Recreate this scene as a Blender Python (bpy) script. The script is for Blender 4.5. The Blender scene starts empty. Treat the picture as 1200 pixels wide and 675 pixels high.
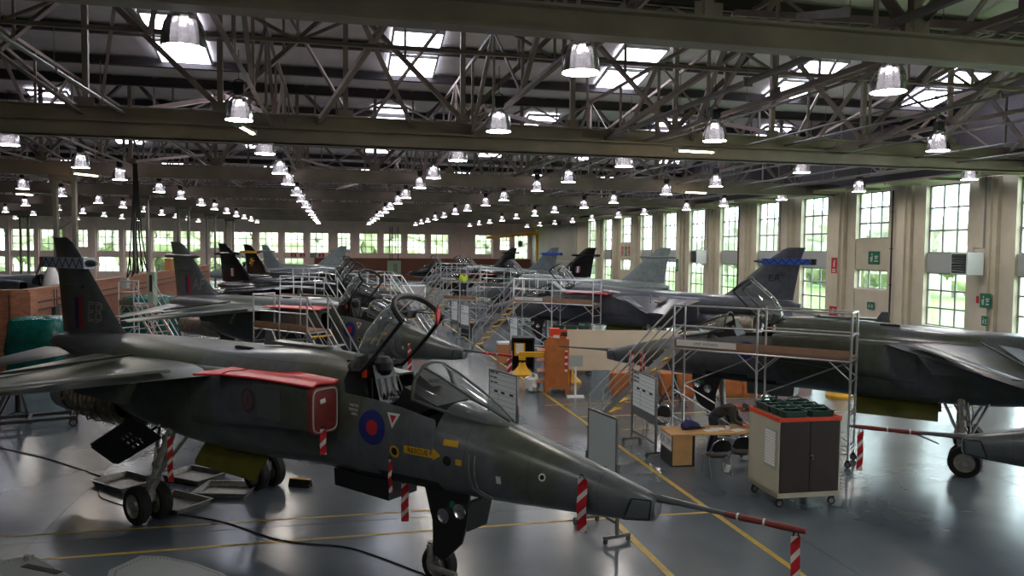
import bpy, math, random
from mathutils import Vector as V, Matrix, Euler
from mathutils.bvhtree import BVHTree
random.seed(7)
R = math.radians
PI = math.pi
sc = bpy.context.scene
col = sc.collection

# ------------------------------------------------------------------ camera
YAW, PITCH, ROLL, FPX, EYE = R(12.8), R(2.88), R(0.55), 905.0, 4.8
cd = bpy.data.cameras.new('camera')
cam = bpy.data.objects.new('camera', cd)
col.objects.link(cam)
sc.camera = cam
cd.sensor_width = 36.0
cd.lens = FPX * 36.0 / 1200.0
cd.clip_start = 0.1
cd.clip_end = 600
CM = Matrix.Rotation(-YAW, 4, 'Z') @ Matrix.Rotation(PI / 2 - PITCH, 4, 'X') @ Matrix.Rotation(ROLL, 4, 'Z')
cam.matrix_world = Matrix.Translation((0, 0, EYE)) @ CM


def ray(px, py):
    return (CM.to_3x3() @ V(((px - 600) / FPX, (337.5 - py) / FPX, -1.0)))


def P(px, py, z=0.0):
    """the point of height z on the sight line of a photo pixel"""
    r = ray(px, py)
    t = (z - EYE) / r.z
    return V((r.x * t, r.y * t, z))


def PD(px, py, d):
    r = ray(px, py)
    return V((r.x * d, r.y * d, EYE + r.z * d))


def in_frame(p, m=40):
    q = cam.matrix_world.inverted() @ V(p)
    if q.z > -0.5:
        return False
    x = 600 + FPX * q.x / -q.z
    y = 337.5 - FPX * q.y / -q.z
    return -m < x < 1200 + m and -m < y < 675 + m


def cx(x, d, z=0.0):
    """camera-yaw frame (x right, d ahead) to hall frame"""
    c, s = math.cos(YAW), math.sin(YAW)
    return V((c * x + s * d, -s * x + c * d, z))


# ------------------------------------------------------------------ materials
def lin(c):
    f = lambda v: v / 12.92 if v <= 0.04045 else ((v + 0.055) / 1.055) ** 2.4
    return tuple(f(v / 255.0) for v in c) + (1.0,)


def mat(name, c, rough=0.5, metal=0.0, noise=0.0, nscale=3.0, c2=None, bump=0.0, bscale=20.0, coat=0.0, emis=None, estr=0.0, spec=0.5, sharp=False, ndetail=4.0):
    m = bpy.data.materials.new(name)
    m.use_nodes = True
    nt = m.node_tree
    b = nt.nodes['Principled BSDF']
    b.inputs['Roughness'].default_value = rough
    b.inputs['Metallic'].default_value = metal
    b.inputs['Coat Weight'].default_value = coat
    b.inputs['Specular IOR Level'].default_value = spec
    tc = nt.nodes.new('ShaderNodeTexCoord')
    n = nt.nodes.new('ShaderNodeTexNoise')
    n.inputs['Scale'].default_value = nscale
    n.inputs['Detail'].default_value = ndetail
    nt.links.new(tc.outputs['Object'], n.inputs['Vector'])
    r = nt.nodes.new('ShaderNodeValToRGB')
    a = lin(c)
    if c2 is None:
        k = 1 - noise
        k2 = 1 + noise
        r.color_ramp.elements[0].color = (a[0] * k, a[1] * k, a[2] * k, 1)
        r.color_ramp.elements[1].color = (min(1, a[0] * k2), min(1, a[1] * k2), min(1, a[2] * k2), 1)
        r.color_ramp.elements[0].position = 0.3
        r.color_ramp.elements[1].position = 0.7
    else:
        r.color_ramp.elements[0].color = a
        r.color_ramp.elements[1].color = lin(c2)
        r.color_ramp.elements[0].position = 0.49 if sharp else 0.35
        r.color_ramp.elements[1].position = 0.51 if sharp else 0.65
    nt.links.new(n.outputs['Fac'], r.inputs['Fac'])
    nt.links.new(r.outputs['Color'], b.inputs['Base Color'])
    if bump:
        n2 = nt.nodes.new('ShaderNodeTexNoise')
        n2.inputs['Scale'].default_value = bscale
        n2.inputs['Detail'].default_value = 3
        nt.links.new(tc.outputs['Object'], n2.inputs['Vector'])
        bp = nt.nodes.new('ShaderNodeBump')
        bp.inputs['Strength'].default_value = bump
        bp.inputs['Distance'].default_value = 0.03
        nt.links.new(n2.outputs['Fac'], bp.inputs['Height'])
        nt.links.new(bp.outputs['Normal'], b.inputs['Normal'])
    if emis:
        b.inputs['Emission Color'].default_value = lin(emis)
        b.inputs['Emission Strength'].default_value = estr
    return m


def glass_mat(name, tint=(235, 245, 245), refl=0.12, rough=0.05, opac=0.0, oc=(90, 95, 95)):
    m = bpy.data.materials.new(name)
    m.use_nodes = True
    nt = m.node_tree
    nt.nodes.clear()
    o = nt.nodes.new('ShaderNodeOutputMaterial')
    t = nt.nodes.new('ShaderNodeBsdfTransparent')
    t.inputs['Color'].default_value = lin(tint)
    g = nt.nodes.new('ShaderNodeBsdfGlossy')
    g.inputs['Roughness'].default_value = rough
    lw = nt.nodes.new('ShaderNodeLayerWeight')
    lw.inputs['Blend'].default_value = 0.25
    ma = nt.nodes.new('ShaderNodeMath')
    ma.operation = 'MULTIPLY_ADD'
    ma.inputs[1].default_value = 0.5
    ma.inputs[2].default_value = refl
    nt.links.new(lw.outputs['Fresnel'], ma.inputs[0])
    mx = nt.nodes.new('ShaderNodeMixShader')
    nt.links.new(ma.outputs[0], mx.inputs['Fac'])
    nt.links.new(t.outputs[0], mx.inputs[1])
    nt.links.new(g.outputs[0], mx.inputs[2])
    last = mx
    if opac:
        d = nt.nodes.new('ShaderNodeBsdfDiffuse')
        d.inputs['Color'].default_value = lin(oc)
        m2 = nt.nodes.new('ShaderNodeMixShader')
        m2.inputs['Fac'].default_value = opac
        nt.links.new(mx.outputs[0], m2.inputs[1])
        nt.links.new(d.outputs[0], m2.inputs[2])
        last = m2
    nt.links.new(last.outputs[0], o.inputs['Surface'])
    return m


def brick_mat(name, c1, c2, mortar, scale=1.0):
    m = bpy.data.materials.new(name)
    m.use_nodes = True
    nt = m.node_tree
    b = nt.nodes['Principled BSDF']
    b.inputs['Roughness'].default_value = 0.8
    tc = nt.nodes.new('ShaderNodeTexCoord')
    sp = nt.nodes.new('ShaderNodeSeparateXYZ')
    ad = nt.nodes.new('ShaderNodeMath')
    cb = nt.nodes.new('ShaderNodeCombineXYZ')
    nt.links.new(tc.outputs['Object'], sp.inputs[0])
    nt.links.new(sp.outputs['X'], ad.inputs[0])
    nt.links.new(sp.outputs['Y'], ad.inputs[1])
    nt.links.new(ad.outputs[0], cb.inputs['X'])
    nt.links.new(sp.outputs['Z'], cb.inputs['Y'])
    br = nt.nodes.new('ShaderNodeTexBrick')
    br.inputs['Scale'].default_value = scale
    br.inputs['Brick Width'].default_value = 0.23
    br.inputs['Row Height'].default_value = 0.075
    br.inputs['Mortar Size'].default_value = 0.006
    br.inputs['Color1'].default_value = lin(c1)
    br.inputs['Color2'].default_value = lin(c2)
    br.inputs['Mortar'].default_value = lin(mortar)
    nt.links.new(cb.outputs[0], br.inputs['Vector'])
    nt.links.new(br.outputs['Color'], b.inputs['Base Color'])
    return m


def stripe_mat(name, c1, c2, period=0.22, axis=(0, 1, 1)):
    """diagonal tape stripes in object space"""
    m = bpy.data.materials.new(name)
    m.use_nodes = True
    nt = m.node_tree
    b = nt.nodes['Principled BSDF']
    b.inputs['Roughness'].default_value = 0.6
    tc = nt.nodes.new('ShaderNodeTexCoord')
    d = nt.nodes.new('ShaderNodeVectorMath')
    d.operation = 'DOT_PRODUCT'
    d.inputs[1].default_value = axis
    nt.links.new(tc.outputs['Object'], d.inputs[0])
    mo = nt.nodes.new('ShaderNodeMath')
    mo.operation = 'MODULO'
    mo.inputs[1].default_value = period
    a = nt.nodes.new('ShaderNodeMath')
    a.inputs[1].default_value = 50 * period
    nt.links.new(d.outputs['Value'], a.inputs[0])
    nt.links.new(a.outputs[0], mo.inputs[0])
    g = nt.nodes.new('ShaderNodeMath')
    g.operation = 'GREATER_THAN'
    g.inputs[1].default_value = period * 0.66
    nt.links.new(mo.outputs[0], g.inputs[0])
    mx = nt.nodes.new('ShaderNodeMix')
    mx.data_type = 'RGBA'
    mx.inputs['A'].default_value = lin(c1)
    mx.inputs['B'].default_value = lin(c2)
    nt.links.new(g.outputs[0], mx.inputs['Factor'])
    nt.links.new(mx.outputs['Result'], b.inputs['Base Color'])
    return m


M = {}
M['floor'] = mat('floor_epoxy', (98, 107, 116), 0.23, 0, 0, 0.35, (74, 84, 94), 0.3, 1.3, coat=0.12)
M['floor'].node_tree.nodes['Principled BSDF'].inputs['Coat Roughness'].default_value = 0.12
M['line'] = mat('yellow_line', (178, 150, 60), 0.4, 0, 0.2, 6)
M['cream'] = mat('cream_wall', (212, 200, 178), 0.7, 0, 0.06, 1.5)
M['pink'] = mat('pink_wall', (242, 212, 206), 0.8, 0, 0.06, 0.8)
M['panelwall'] = mat('panel_wall', (165, 162, 155), 0.6, 0, 0.05, 1)
M['brick'] = brick_mat('red_brick', (176, 112, 82), (150, 92, 66), (150, 128, 112))
M['brickdark'] = brick_mat('brown_brick', (128, 76, 58), (108, 64, 50), (112, 88, 78))
M['roof'] = mat('roof_sheet', (240, 232, 234), 0.75, 0, 0.12, 0.8)
M['purlin'] = mat('purlin_steel', (52, 46, 50), 0.6, 0, 0.1, 2)
M['steel'] = mat('painted_steel', (160, 143, 138), 0.6, 0.0, 0.16, 1.2, spec=0.3)
M['steel2'] = mat('girder_steel', (164, 148, 140), 0.45, 0.0, 0.18, 0.9)
M['steeld'] = mat('column_steel', (120, 116, 112), 0.5, 0, 0.1, 1)
M['pipe'] = mat('conduit', (150, 146, 142), 0.4, 0.3, 0.05)
M['winframe'] = mat('window_frame', (150, 150, 148), 0.5)
M['spandrel'] = mat('spandrel', (176, 178, 176), 0.5)
M['glass'] = glass_mat('window_glass', refl=0.03)
M['grass'] = mat('lawn', (104, 136, 62), 0.9, 0, 0.2, 0.4)
M['tree'] = mat('tree_leaves', (128, 132, 112), 0.9, 0, 0, 0.6, (186, 184, 160), 0, ndetail=6)
M['alu'] = mat('scaffold_alu', (196, 198, 200), 0.32, 0.75, 0.06, 4)
M['alud'] = mat('tube_dull', (120, 122, 124), 0.45, 0.6, 0.08, 4)
M['deck'] = mat('deck_board', (150, 118, 96), 0.7, 0, 0.15, 3)
M['lampalu'] = glass_mat('lamp_prismatic_dome', (108, 108, 118), refl=0.66, rough=0.16, opac=0.06, oc=(120, 120, 125))
M['black'] = mat('black_plastic', (26, 26, 28), 0.5)
M['blackg'] = mat('black_gloss', (20, 20, 22), 0.25)
M['rubber'] = mat('tyre_rubber', (17, 17, 18), 0.8)
M['white'] = mat('white_paint', (225, 226, 226), 0.45)
M['whiteboard'] = mat('whiteboard', (206, 216, 218), 0.3)
M['bluepanel'] = mat('board_blue', (236, 246, 250), 0.4)
M['red'] = mat('red_paint', (196, 42, 48), 0.4, 0, 0.12, 5)
M['redcloth'] = mat('red_cover_cloth', (126, 50, 46), 0.6, 0, 0.15, 8, None, 0.4, 12)
M['redorange'] = mat('orange_red', (226, 70, 36), 0.5)
M['yellow'] = mat('yellow_paint', (222, 168, 26), 0.45, 0, 0.08, 4)
M['chromate'] = mat('zinc_chromate', (98, 97, 34), 0.5, 0, 0.2, 3)
M['gearmetal'] = mat('gear_metal', (150, 148, 144), 0.42, 0.5, 0.25, 12)
M['engine'] = mat('engine_metal', (140, 132, 118), 0.4, 0.5, 0.5, 9)
M['chrome'] = mat('chrome', (210, 210, 212), 0.15, 1.0)
M['dark'] = mat('dark_void', (20, 21, 22), 0.8)
M['cockpit'] = mat('cockpit_black', (30, 31, 33), 0.6, 0, 0.4, 20)
M['canopyglass'] = glass_mat('canopy_glass', (246, 249, 249), refl=0.07, rough=0.08, opac=0.07, oc=(200, 208, 212))
M['wood'] = mat('orange_wood', (178, 104, 52), 0.5, 0, 0.18, 4)
M['oak'] = mat('oak_laminate', (196, 152, 100), 0.45, 0, 0.1, 5)
M['cab'] = mat('cabinet_beige', (186, 182, 160), 0.45, 0, 0.05)
M['cabdoor'] = mat('cabinet_brown', (44, 34, 30), 0.5, 0, 0.1)
M['greencrate'] = mat('green_crate', (18, 62, 52), 0.45, 0, 0.1)
M['tarp'] = mat('green_tarpaulin', (18, 92, 84), 0.25, 0, 0.3, 4, None, 0.9, 7)
M['navy'] = mat('navy_fabric', (28, 34, 84), 0.7, 0, 0.2, 12)
M['jacket'] = mat('jacket_fabric', (52, 50, 42), 0.85, 0, 0.15, 10)
M['hivis'] = mat('hivis_fabric', (190, 226, 60), 0.7)
M['skin'] = mat('skin', (178, 116, 98), 0.55)
M['hair'] = mat('hair', (64, 50, 42), 0.7)
M['trouser'] = mat('trousers', (36, 40, 56), 0.8)
M['steelbox'] = mat('grey_box', (168, 172, 168), 0.5)
M['greenbox'] = mat('pale_green_box', (150, 166, 146), 0.5)
M['signgreen'] = mat('sign_green', (20, 112, 78), 0.5)
M['signred'] = mat('sign_red', (190, 30, 44), 0.5)
M['paper'] = mat('paper', (236, 236, 230), 0.7)
M['card'] = mat('cardboard', (178, 120, 76), 0.8)
M['bandw'] = mat('blue_white_tape', (196, 206, 226), 0.5)
M['blue'] = mat('blue_paint', (52, 92, 186), 0.45)
M['decalred'] = mat('marking_red', (178, 40, 48), 0.5)
M['decalblue'] = mat('marking_blue', (34, 42, 110), 0.5)
M['decalyellow'] = mat('marking_yellow', (206, 160, 40), 0.5)
M['decalwhite'] = mat('marking_white', (214, 214, 208), 0.5)
M['decalblack'] = mat('marking_black', (20, 20, 22), 0.5)
M['tape'] = stripe_mat('red_white_tape', (190, 28, 36), (222, 214, 210))
M['trim'] = mat('greentrim', (120, 134, 122), 0.5)
M['panelpale'] = mat('pale_wing_skin', (112, 118, 118), 0.45, 0, 0.08, 3)
M['lamp_on'] = mat('lamp_glow', (255, 250, 240), 0.5, emis=(255, 246, 236), estr=85.0)
M['tube_on'] = mat('tube_glow', (255, 236, 200), 0.5, emis=(255, 226, 176), estr=30.0)
M['skylight'] = mat('skylight_panel', (255, 255, 255), 0.5, emis=(236, 240, 255), estr=14.0)


# ------------------------------------------------------------------ mesh builder
class MB:
    def __init__(s):
        s.v, s.f, s.m = [], [], []

    def add(s, vs, fs, mi=0):
        o = len(s.v)
        s.v += [tuple(v) for v in vs]
        s.f += [tuple(i + o for i in f) for f in fs]
        s.m += [mi] * len(fs)

    def box(s, c, size, rot=None, mi=0):
        hx, hy, hz = (k / 2 for k in size)
        vs = [V((x, y, z)) for x in (-hx, hx) for y in (-hy, hy) for z in (-hz, hz)]
        if rot is not None:
            mtx = Euler(rot).to_matrix() if not isinstance(rot, Matrix) else rot
            vs = [mtx @ v for v in vs]
        vs = [v + V(c) for v in vs]
        s.add(vs, [(0, 1, 3, 2), (4, 6, 7, 5), (0, 4, 5, 1), (2, 3, 7, 6), (0, 2, 6, 4), (1, 5, 7, 3)], mi)

    def bb(s, x0, x1, y0, y1, z0, z1, mi=0):
        s.box(((x0 + x1) / 2, (y0 + y1) / 2, (z0 + z1) / 2), (abs(x1 - x0), abs(y1 - y0), abs(z1 - z0)), None, mi)

    def bar(s, p, q, w=0.05, h=None, mi=0):
        p, q = V(p), V(q)
        h = w if h is None else h
        d = q - p
        L = d.length
        if L < 1e-5:
            return
        up = V((0, 0, 1)) if abs(d.z) / L < 0.98 else V((1, 0, 0))
        x = d / L
        y = up.cross(x).normalized()
        z = x.cross(y)
        mt = Matrix((x, y, z)).transposed()
        s.box((p + q) / 2, (L, w, h), mt, mi)

    def angle(s, p, q, w=0.1, t=0.014, mi=0):
        """steel angle: two thin legs"""
        p, q = V(p), V(q)
        d = (q - p).normalized()
        up = V((0, 0, 1)) if abs(d.z) < 0.98 else V((1, 0, 0))
        y = up.cross(d).normalized()
        z = d.cross(y)
        s.bar(p, q, w, t, mi)
        s.bar(p + z * w * .5 + y * w * .5, q + z * w * .5 + y * w * .5, t, w, mi)

    def tube(s, p, q, r=0.02, n=6, r2=None, mi=0, cap=True):
        p, q = V(p), V(q)
        r2 = r if r2 is None else r2
        d = (q - p)
        if d.length < 1e-6:
            return
        d.normalize()
        up = V((0, 0, 1)) if abs(d.z) < 0.95 else V((1, 0, 0))
        a = up.cross(d).normalized()
        b = d.cross(a)
        vs = []
        for c, rr in ((p, r), (q, r2)):
            for k in range(n):
                t = 2 * PI * k / n
                vs.append(c + (a * math.cos(t) + b * math.sin(t)) * rr)
        fs = [(k, (k + 1) % n, n + (k + 1) % n, n + k) for k in range(n)]
        if cap:
            fs += [tuple(range(n - 1, -1, -1)), tuple(range(n, 2 * n))]
        s.add(vs, fs, mi)

    def path(s, pts, r=0.02, n=6, mi=0, closed=False):
        pts = [V(p) for p in pts]
        N = len(pts)
        vs = []
        prev = None
        for i, p in enumerate(pts):
            a = pts[(i - 1) % N] if (i or closed) else p
            b = pts[(i + 1) % N] if (i < N - 1 or closed) else p
            d = (b - a).normalized()
            if prev is None:
                up = V((0, 0, 1)) if abs(d.z) < 0.9 else V((0, 1, 0))
                u = up.cross(d).normalized()
            else:
                u = (prev - d * prev.dot(d)).normalized()
            prev = u
            w = d.cross(u)
            rr = r[i] if isinstance(r, (list, tuple)) else r
            for k in range(n):
                t = 2 * PI * k / n
                vs.append(p + (u * math.cos(t) + w * math.sin(t)) * rr)
        fs = []
        for i in range(N if closed else N - 1):
            j = (i + 1) % N
            for k in range(n):
                fs.append((i * n + k, i * n + (k + 1) % n, j * n + (k + 1) % n, j * n + k))
        if not closed:
            fs += [tuple(range(n - 1, -1, -1)), tuple(range((N - 1) * n, N * n))]
        s.add(vs, fs, mi)

    def lathe(s, prof, n=20, c=(0, 0, 0), axis='Z', mi=0, mtx=None, cap=False):
        vs = []
        for r, z in prof:
            for k in range(n):
                t = 2 * PI * k / n
                p = V((r * math.cos(t), r * math.sin(t), z))
                if axis == 'Y':
                    p = V((p.x, p.z, p.y))
                elif axis == 'X':
                    p = V((p.z, p.x, p.y))
                if mtx is not None:
                    p = mtx @ p
                vs.append(p + V(c))
        fs = []
        for i in range(len(prof) - 1):
            for k in range(n):
                fs.append((i * n + k, i * n + (k + 1) % n, (i + 1) * n + (k + 1) % n, (i + 1) * n + k))
        if cap:
            fs.append(tuple(range(n)))
            fs.append(tuple(range((len(prof) - 1) * n, len(prof) * n)))
        s.add(vs, fs, mi)

    def loft(s, rings, closed=True, cap=True, mi=0):
        n = len(rings[0])
        vs = [p for r in rings for p in r]
        fs = []
        for i in range(len(rings) - 1):
            for k in range(n if closed else n - 1):
                fs.append((i * n + k, i * n + (k + 1) % n, (i + 1) * n + (k + 1) % n, (i + 1) * n + k))
        if cap:
            fs.append(tuple(range(n - 1, -1, -1)))
            fs.append(tuple(range((len(rings) - 1) * n, len(rings) * n)))
        s.add(vs, fs, mi)

    def prism(s, pts, off, mi=0):
        """polygon pts extruded by vector off"""
        n = len(pts)
        vs = [V(p) for p in pts] + [V(p) + V(off) for p in pts]
        fs = [tuple(range(n - 1, -1, -1)), tuple(range(n, 2 * n))] + [(k, (k + 1) % n, n + (k + 1) % n, n + k) for k in range(n)]
        s.add(vs, fs, mi)

    def wheel(s, c, r, w, ax=(0, 1, 0), mi=0, mi2=1, n=20):
        q = V((0, 0, 1)).rotation_difference(V(ax)).to_matrix()
        h = w / 2
        s.lathe([(r * .62, -h * .9), (r * .9, -h), (r, -h * .55), (r, h * .55), (r * .9, h), (r * .62, h * .9)], n, c, mtx=q, mi=mi)
        s.lathe([(0.001, -h * .7), (r * .25, -h * .85), (r * .34, -h * .55), (r * .55, -h * .6), (r * .63, -h * .92)], n, c, mtx=q, mi=mi2)
        s.lathe([(0.001, h * .7), (r * .25, h * .85), (r * .34, h * .55), (r * .55, h * .6), (r * .63, h * .92)], n, c, mtx=q, mi=mi2)

    def build(s, name, mats, parent=None, smooth=30, loc=None, **props):
        me = bpy.data.meshes.new(name)
        me.from_pydata(s.v, [], s.f)
        if not isinstance(mats, (list, tuple)):
            mats = [mats]
        for m in mats:
            me.materials.append(m)
        if len(mats) > 1:
            me.polygons.foreach_set('material_index', s.m)
        me.update()
        if smooth:
            me.polygons.foreach_set('use_smooth', [True] * len(me.polygons))
            me.set_sharp_from_angle(angle=R(smooth))
        o = bpy.data.objects.new(name, me)
        col.objects.link(o)
        if parent is not None:
            o.parent = parent
        if loc is not None:
            o.location = loc
        for k, v in props.items():
            o[k] = v
        return o


def fix_normals(o):
    import bmesh
    bm = bmesh.new()
    bm.from_mesh(o.data)
    bmesh.ops.recalc_face_normals(bm, faces=bm.faces)
    bm.to_mesh(o.data)
    bm.free()
    return o


def empty(name, loc=(0, 0, 0), rz=0.0, label=None, cat=None, group=None, kind=None):
    o = bpy.data.objects.new(name, None)
    o.empty_display_size = 0.2
    col.objects.link(o)
    o.location = loc
    o.rotation_euler = (0, 0, rz)
    return tag(o, label, cat, group, kind)


def tag(o, label=None, cat=None, group=None, kind=None):
    if label:
        o['label'] = label
    if cat:
        o['category'] = cat
    if group:
        o['group'] = group
    if kind:
        o['kind'] = kind
    return o


def kids(o):
    return [c for c in bpy.data.objects if c.parent == o]


def copy_tree(o, loc=None, rz=None, label=None, group=None, kidmap=None):
    kidmap = kidmap or {}
    c = o.copy()
    col.objects.link(c)
    if loc is not None:
        c.location = loc
    if rz is not None:
        c.rotation_euler = (0, 0, rz)
    if label:
        c['label'] = label
    if group:
        c['group'] = group
    for ch in kidmap.get(o.name, []):
        d = ch.copy()
        col.objects.link(d)
        d.parent = c
        for g in kidmap.get(ch.name, []):
            e = g.copy()
            col.objects.link(e)
            e.parent = d
    return c


def kid_map():
    km = {}
    for c in bpy.data.objects:
        if c.parent is not None:
            km.setdefault(c.parent.name, []).append(c)
    return km


def structure(mb, name, m, smooth=0, label=None, parent=None):
    o = mb.build(name, m, parent, smooth)
    o['kind'] = 'structure'
    if label:
        o['label'] = label
    return o


def text_mesh(s, size=1.0, extrude=0.0, align='CENTER', bold=0.0):
    """a string as raw verts and faces in the XY plane"""
    cu = bpy.data.curves.new('t', 'FONT')
    cu.body = s
    cu.size = size
    cu.align_x = align
    cu.align_y = 'CENTER'
    cu.extrude = extrude
    cu.offset = bold
    cu.resolution_u = 2
    o = bpy.data.objects.new('t', cu)
    col.objects.link(o)
    dg = bpy.context.evaluated_depsgraph_get()
    me = bpy.data.meshes.new_from_object(o.evaluated_get(dg))
    vs = [v.co.copy() for v in me.vertices]
    fs = [tuple(p.vertices) for p in me.polygons]
    bpy.data.objects.remove(o)
    bpy.data.curves.remove(cu)
    bpy.data.meshes.remove(me)
    return vs, fs
# ------------------------------------------------------------------ hall
U1, V1, U0, V0, ZR = 30.0, 118.0, -60.0, -14.0, 12.6
b = MB()
b.bb(U0, U1 + .6, V0, V1 + .5, -0.25, 0)
fl = structure(b, 'floor', M['floor'])
# slab joints as thin dark grooves
b = MB()
for k in range(-7, 5):
    b.bb(k * 6.2 + 1.4 - .006, k * 6.2 + 1.4 + .006, 0, 110, 0.0, 0.0015)
for k in range(0, 18):
    b.bb(-45, 29.5, k * 6.2 + 1.2, k * 6.2 + 1.212, 0.0, 0.0015)
structure(b, 'trim_1', M['purlin'], label='dark slab joints across the grey floor')


def stripe(pts, w, name='trim_2', mk='line'):
    b = MB()
    for a, c in zip(pts, pts[1:]):
        d = (c - a).normalized()
        n = V((-d.y, d.x, 0)) * w / 2
        a2, c2 = a - d * w / 2, c + d * w / 2
        b.add([a2 - n + V((0, 0, .004)), c2 - n + V((0, 0, .004)), c2 + n + V((0, 0, .004)), a2 + n + V((0, 0, .004))], [(0, 1, 2, 3)])
    return structure(b, name, M[mk])


a0 = P(731, 527)
uA = a0.x
stripe([V((uA, 5, 0)), V((uA, 62, 0))], .11, 'trim_2')
uB = P(740, 630).x
stripe([V((uB, 4.5, 0)), V((uB, P(690, 560).y, 0))], .12, 'trim_3')
stripe([P(-40, 632), P(250, 614), P(520, 597)], .07, 'trim_4')
stripe([P(20, 658), P(365, 632), P(670, 610), P(840, 600)], .08, 'trim_5')
for i, (x0, y0, x1) in enumerate([(678, 489, 900), (640, 475, 900), (700, 505, 900)]):
    q = P(x0, y0)
    stripe([q, V((P(x1, y0).x, q.y, 0))], .09, 'trim_%d' % (6 + i))
q = P(990, 430)
stripe([V((12, q.y - 8, 0)), V((29, q.y - 8, 0))], .09, 'trim_9')

# --- wall with the tall windows
WV = [33.3 + 5.55 * k for k in range(-7, 11)]
HW = 1.4
ZT, ZB = 8.3, 1.05
b = MB()
b.bb(U1, U1 + .45, V0, V1, 0, ZB)
b.bb(U1, U1 + .45, V0, V1, ZT, ZT + .35)
prev = V0
for w in WV:
    b.bb(U1, U1 + .45, prev, w - HW, ZB, ZT)
    prev = w + HW
b.bb(U1, U1 + .45, prev, V1, ZB, ZT)
b.bb(U1 - .04, U1 + .02, 94.5, V1, 0, ZT)
typeB = {WV[8], WV[15]}
for w in typeB:
    b.bb(U1 + .05, U1 + .4, w - HW, w + HW, ZB, 2.7)
    b.bb(U1 + .05, U1 + .4, w - HW, w + HW, 3.8, 5.6)
for a, c in zip(WV, WV[1:]):
    m_ = (a + c) / 2
    b.bb(U1 - .22, U1 + .02, m_ - .55, m_ + .55, 0, ZT + .1)
    b.bb(U1 - .36, U1 - .2, m_ - .28, m_ + .28, 0, ZT + .1)
structure(b, 'wall_right', M['cream'])
b = MB()
b.bb(U1 + .02, U1 + .4, V0, V1, ZT + .35, 14.0)
structure(b, 'trim_14', M['purlin'], label='dark cladding above the window wall')
b = MB()
for k in range(0, 20):
    b.bb(U1 - .09, U1 - .03, 94.7 + k * 1.17, 94.7 + k * 1.17 + 1.1, 3.3, ZT - .1)
for k in range(0, 20):
    b.bb(U1 - .09, U1 - .03, 94.7 + k * 1.17, 94.7 + k * 1.17 + 1.1, .1, 3.2)
structure(b, 'trim_10', M['panelwall'], label='grey sliding door panels at the far end of the window wall')


def window(idx, w, zs, axis='u'):
    """zs: list of (z0, z1, rows)"""
    f = MB()
    g = MB()

    def bb_(a0, a1, z0, z1, t0=.26, t1=.32, m=f):
        if axis == 'u':
            m.bb(U1 + t0, U1 + t1, w[0] + a0, w[0] + a1, z0, z1)
        else:
            m.bb(w[0] + a0, w[0] + a1, V1 + t0, V1 + t1, z0, z1)
    hw = w[1]
    for z0, z1, rows in zs:
        n = 3
        for k in range(n + 1):
            x = -hw + 2 * hw * k / n
            ww = .048 if 0 < k < n else .08
            bb_(max(-hw, x - ww), min(hw, x + ww), z0, z1)
        for k in range(rows + 1):
            z = z0 + (z1 - z0) * k / rows
            ww = .045 if 0 < k < rows else .07
            bb_(-hw, hw, z - ww, z + ww, .25, .33)
        bb_(-hw, hw, z0, z1, .285, .291, g)
    o = f.build('window_%d' % idx, M['winframe'], smooth=0)
    o['kind'] = 'structure'
    g.build('pane', M['glass'], o, smooth=0)
    return o


wi = 1
for w in WV:
    if w < 20:
        continue
    if w in typeB:
        window(wi, (w, HW), [(5.6, ZT, 3), (2.7, 3.8, 1)])
    else:
        o = window(wi, (w, HW), [(4.8, ZT, 3), (ZB, 3.8, 3)])
        s = MB()
        s.bb(U1 + .16, U1 + .3, w - HW, w + HW, 3.8, 4.8)
        s.build('spandrel_panel', M['spandrel'], o, smooth=0)
    wi += 1
# --- far wall
FW = [-41.9 + 3.58 * k for k in range(-4, 17)]
small = {FW[6 + i] for i in range(0)}
b = MB()
b.bb(U0, U1, V1, V1 + .4, 6.95, 14)
prev = U0
rowlow = []
ftab = []
for k, w in enumerate(FW):
    sm = (k % 5 == 1)
    hw = .95 if sm else 1.35
    z0 = 4.5 if sm else 3.95
    ftab.append((w, hw, z0))
ftab += [(22.2, 1.3, 3.95), (25.6, .8, 4.6), (28.2, 1.1, 3.3)]
for w, hw, z0 in ftab:
    b.bb(prev, w - hw, V1, V1 + .4, 0, 6.95)
    if w < -3:
        b.bb(w - hw, w + hw, V1, V1 + .4, 3.2, z0)
        b.bb(w - hw, w + hw, V1, V1 + .4, 0, 1.1)
    else:
        b.bb(w - hw, w + hw, V1, V1 + .4, 0, z0)
    prev = w + hw
b.bb(prev, U1, V1, V1 + .4, 0, 6.95)
for a, c in zip(ftab, ftab[1:]):
    m_ = (a[0] + c[0]) / 2
    b.bb(m_ - .25, m_ + .25, V1 - .3, V1 + .02, 0, 8.6)
structure(b, 'wall_far', M['pink'])
for w, hw, z0 in ftab:
    zs = [(z0, 6.95, 3)]
    if w < -3:
        zs.append((1.1, 3.2, 2))
    window(wi, (w, hw), zs, 'v')
    wi += 1
b = MB()
b.bb(-3.2, U1 - .4, V1 - .5, V1 - .31, 0, 3.25)
structure(b, 'trim_11', M['brickdark'], label='brown brick dado along the far wall')
b = MB()
b.bb(U0 - .4, U0, V0, V1 + .4, 0, 14)
structure(b, 'wall_left', M['cream'])
b = MB()
b.bb(U0, U1 + .4, V0 - .4, V0, 0, 14)
structure(b, 'wall_back', M['cream'])

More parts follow.
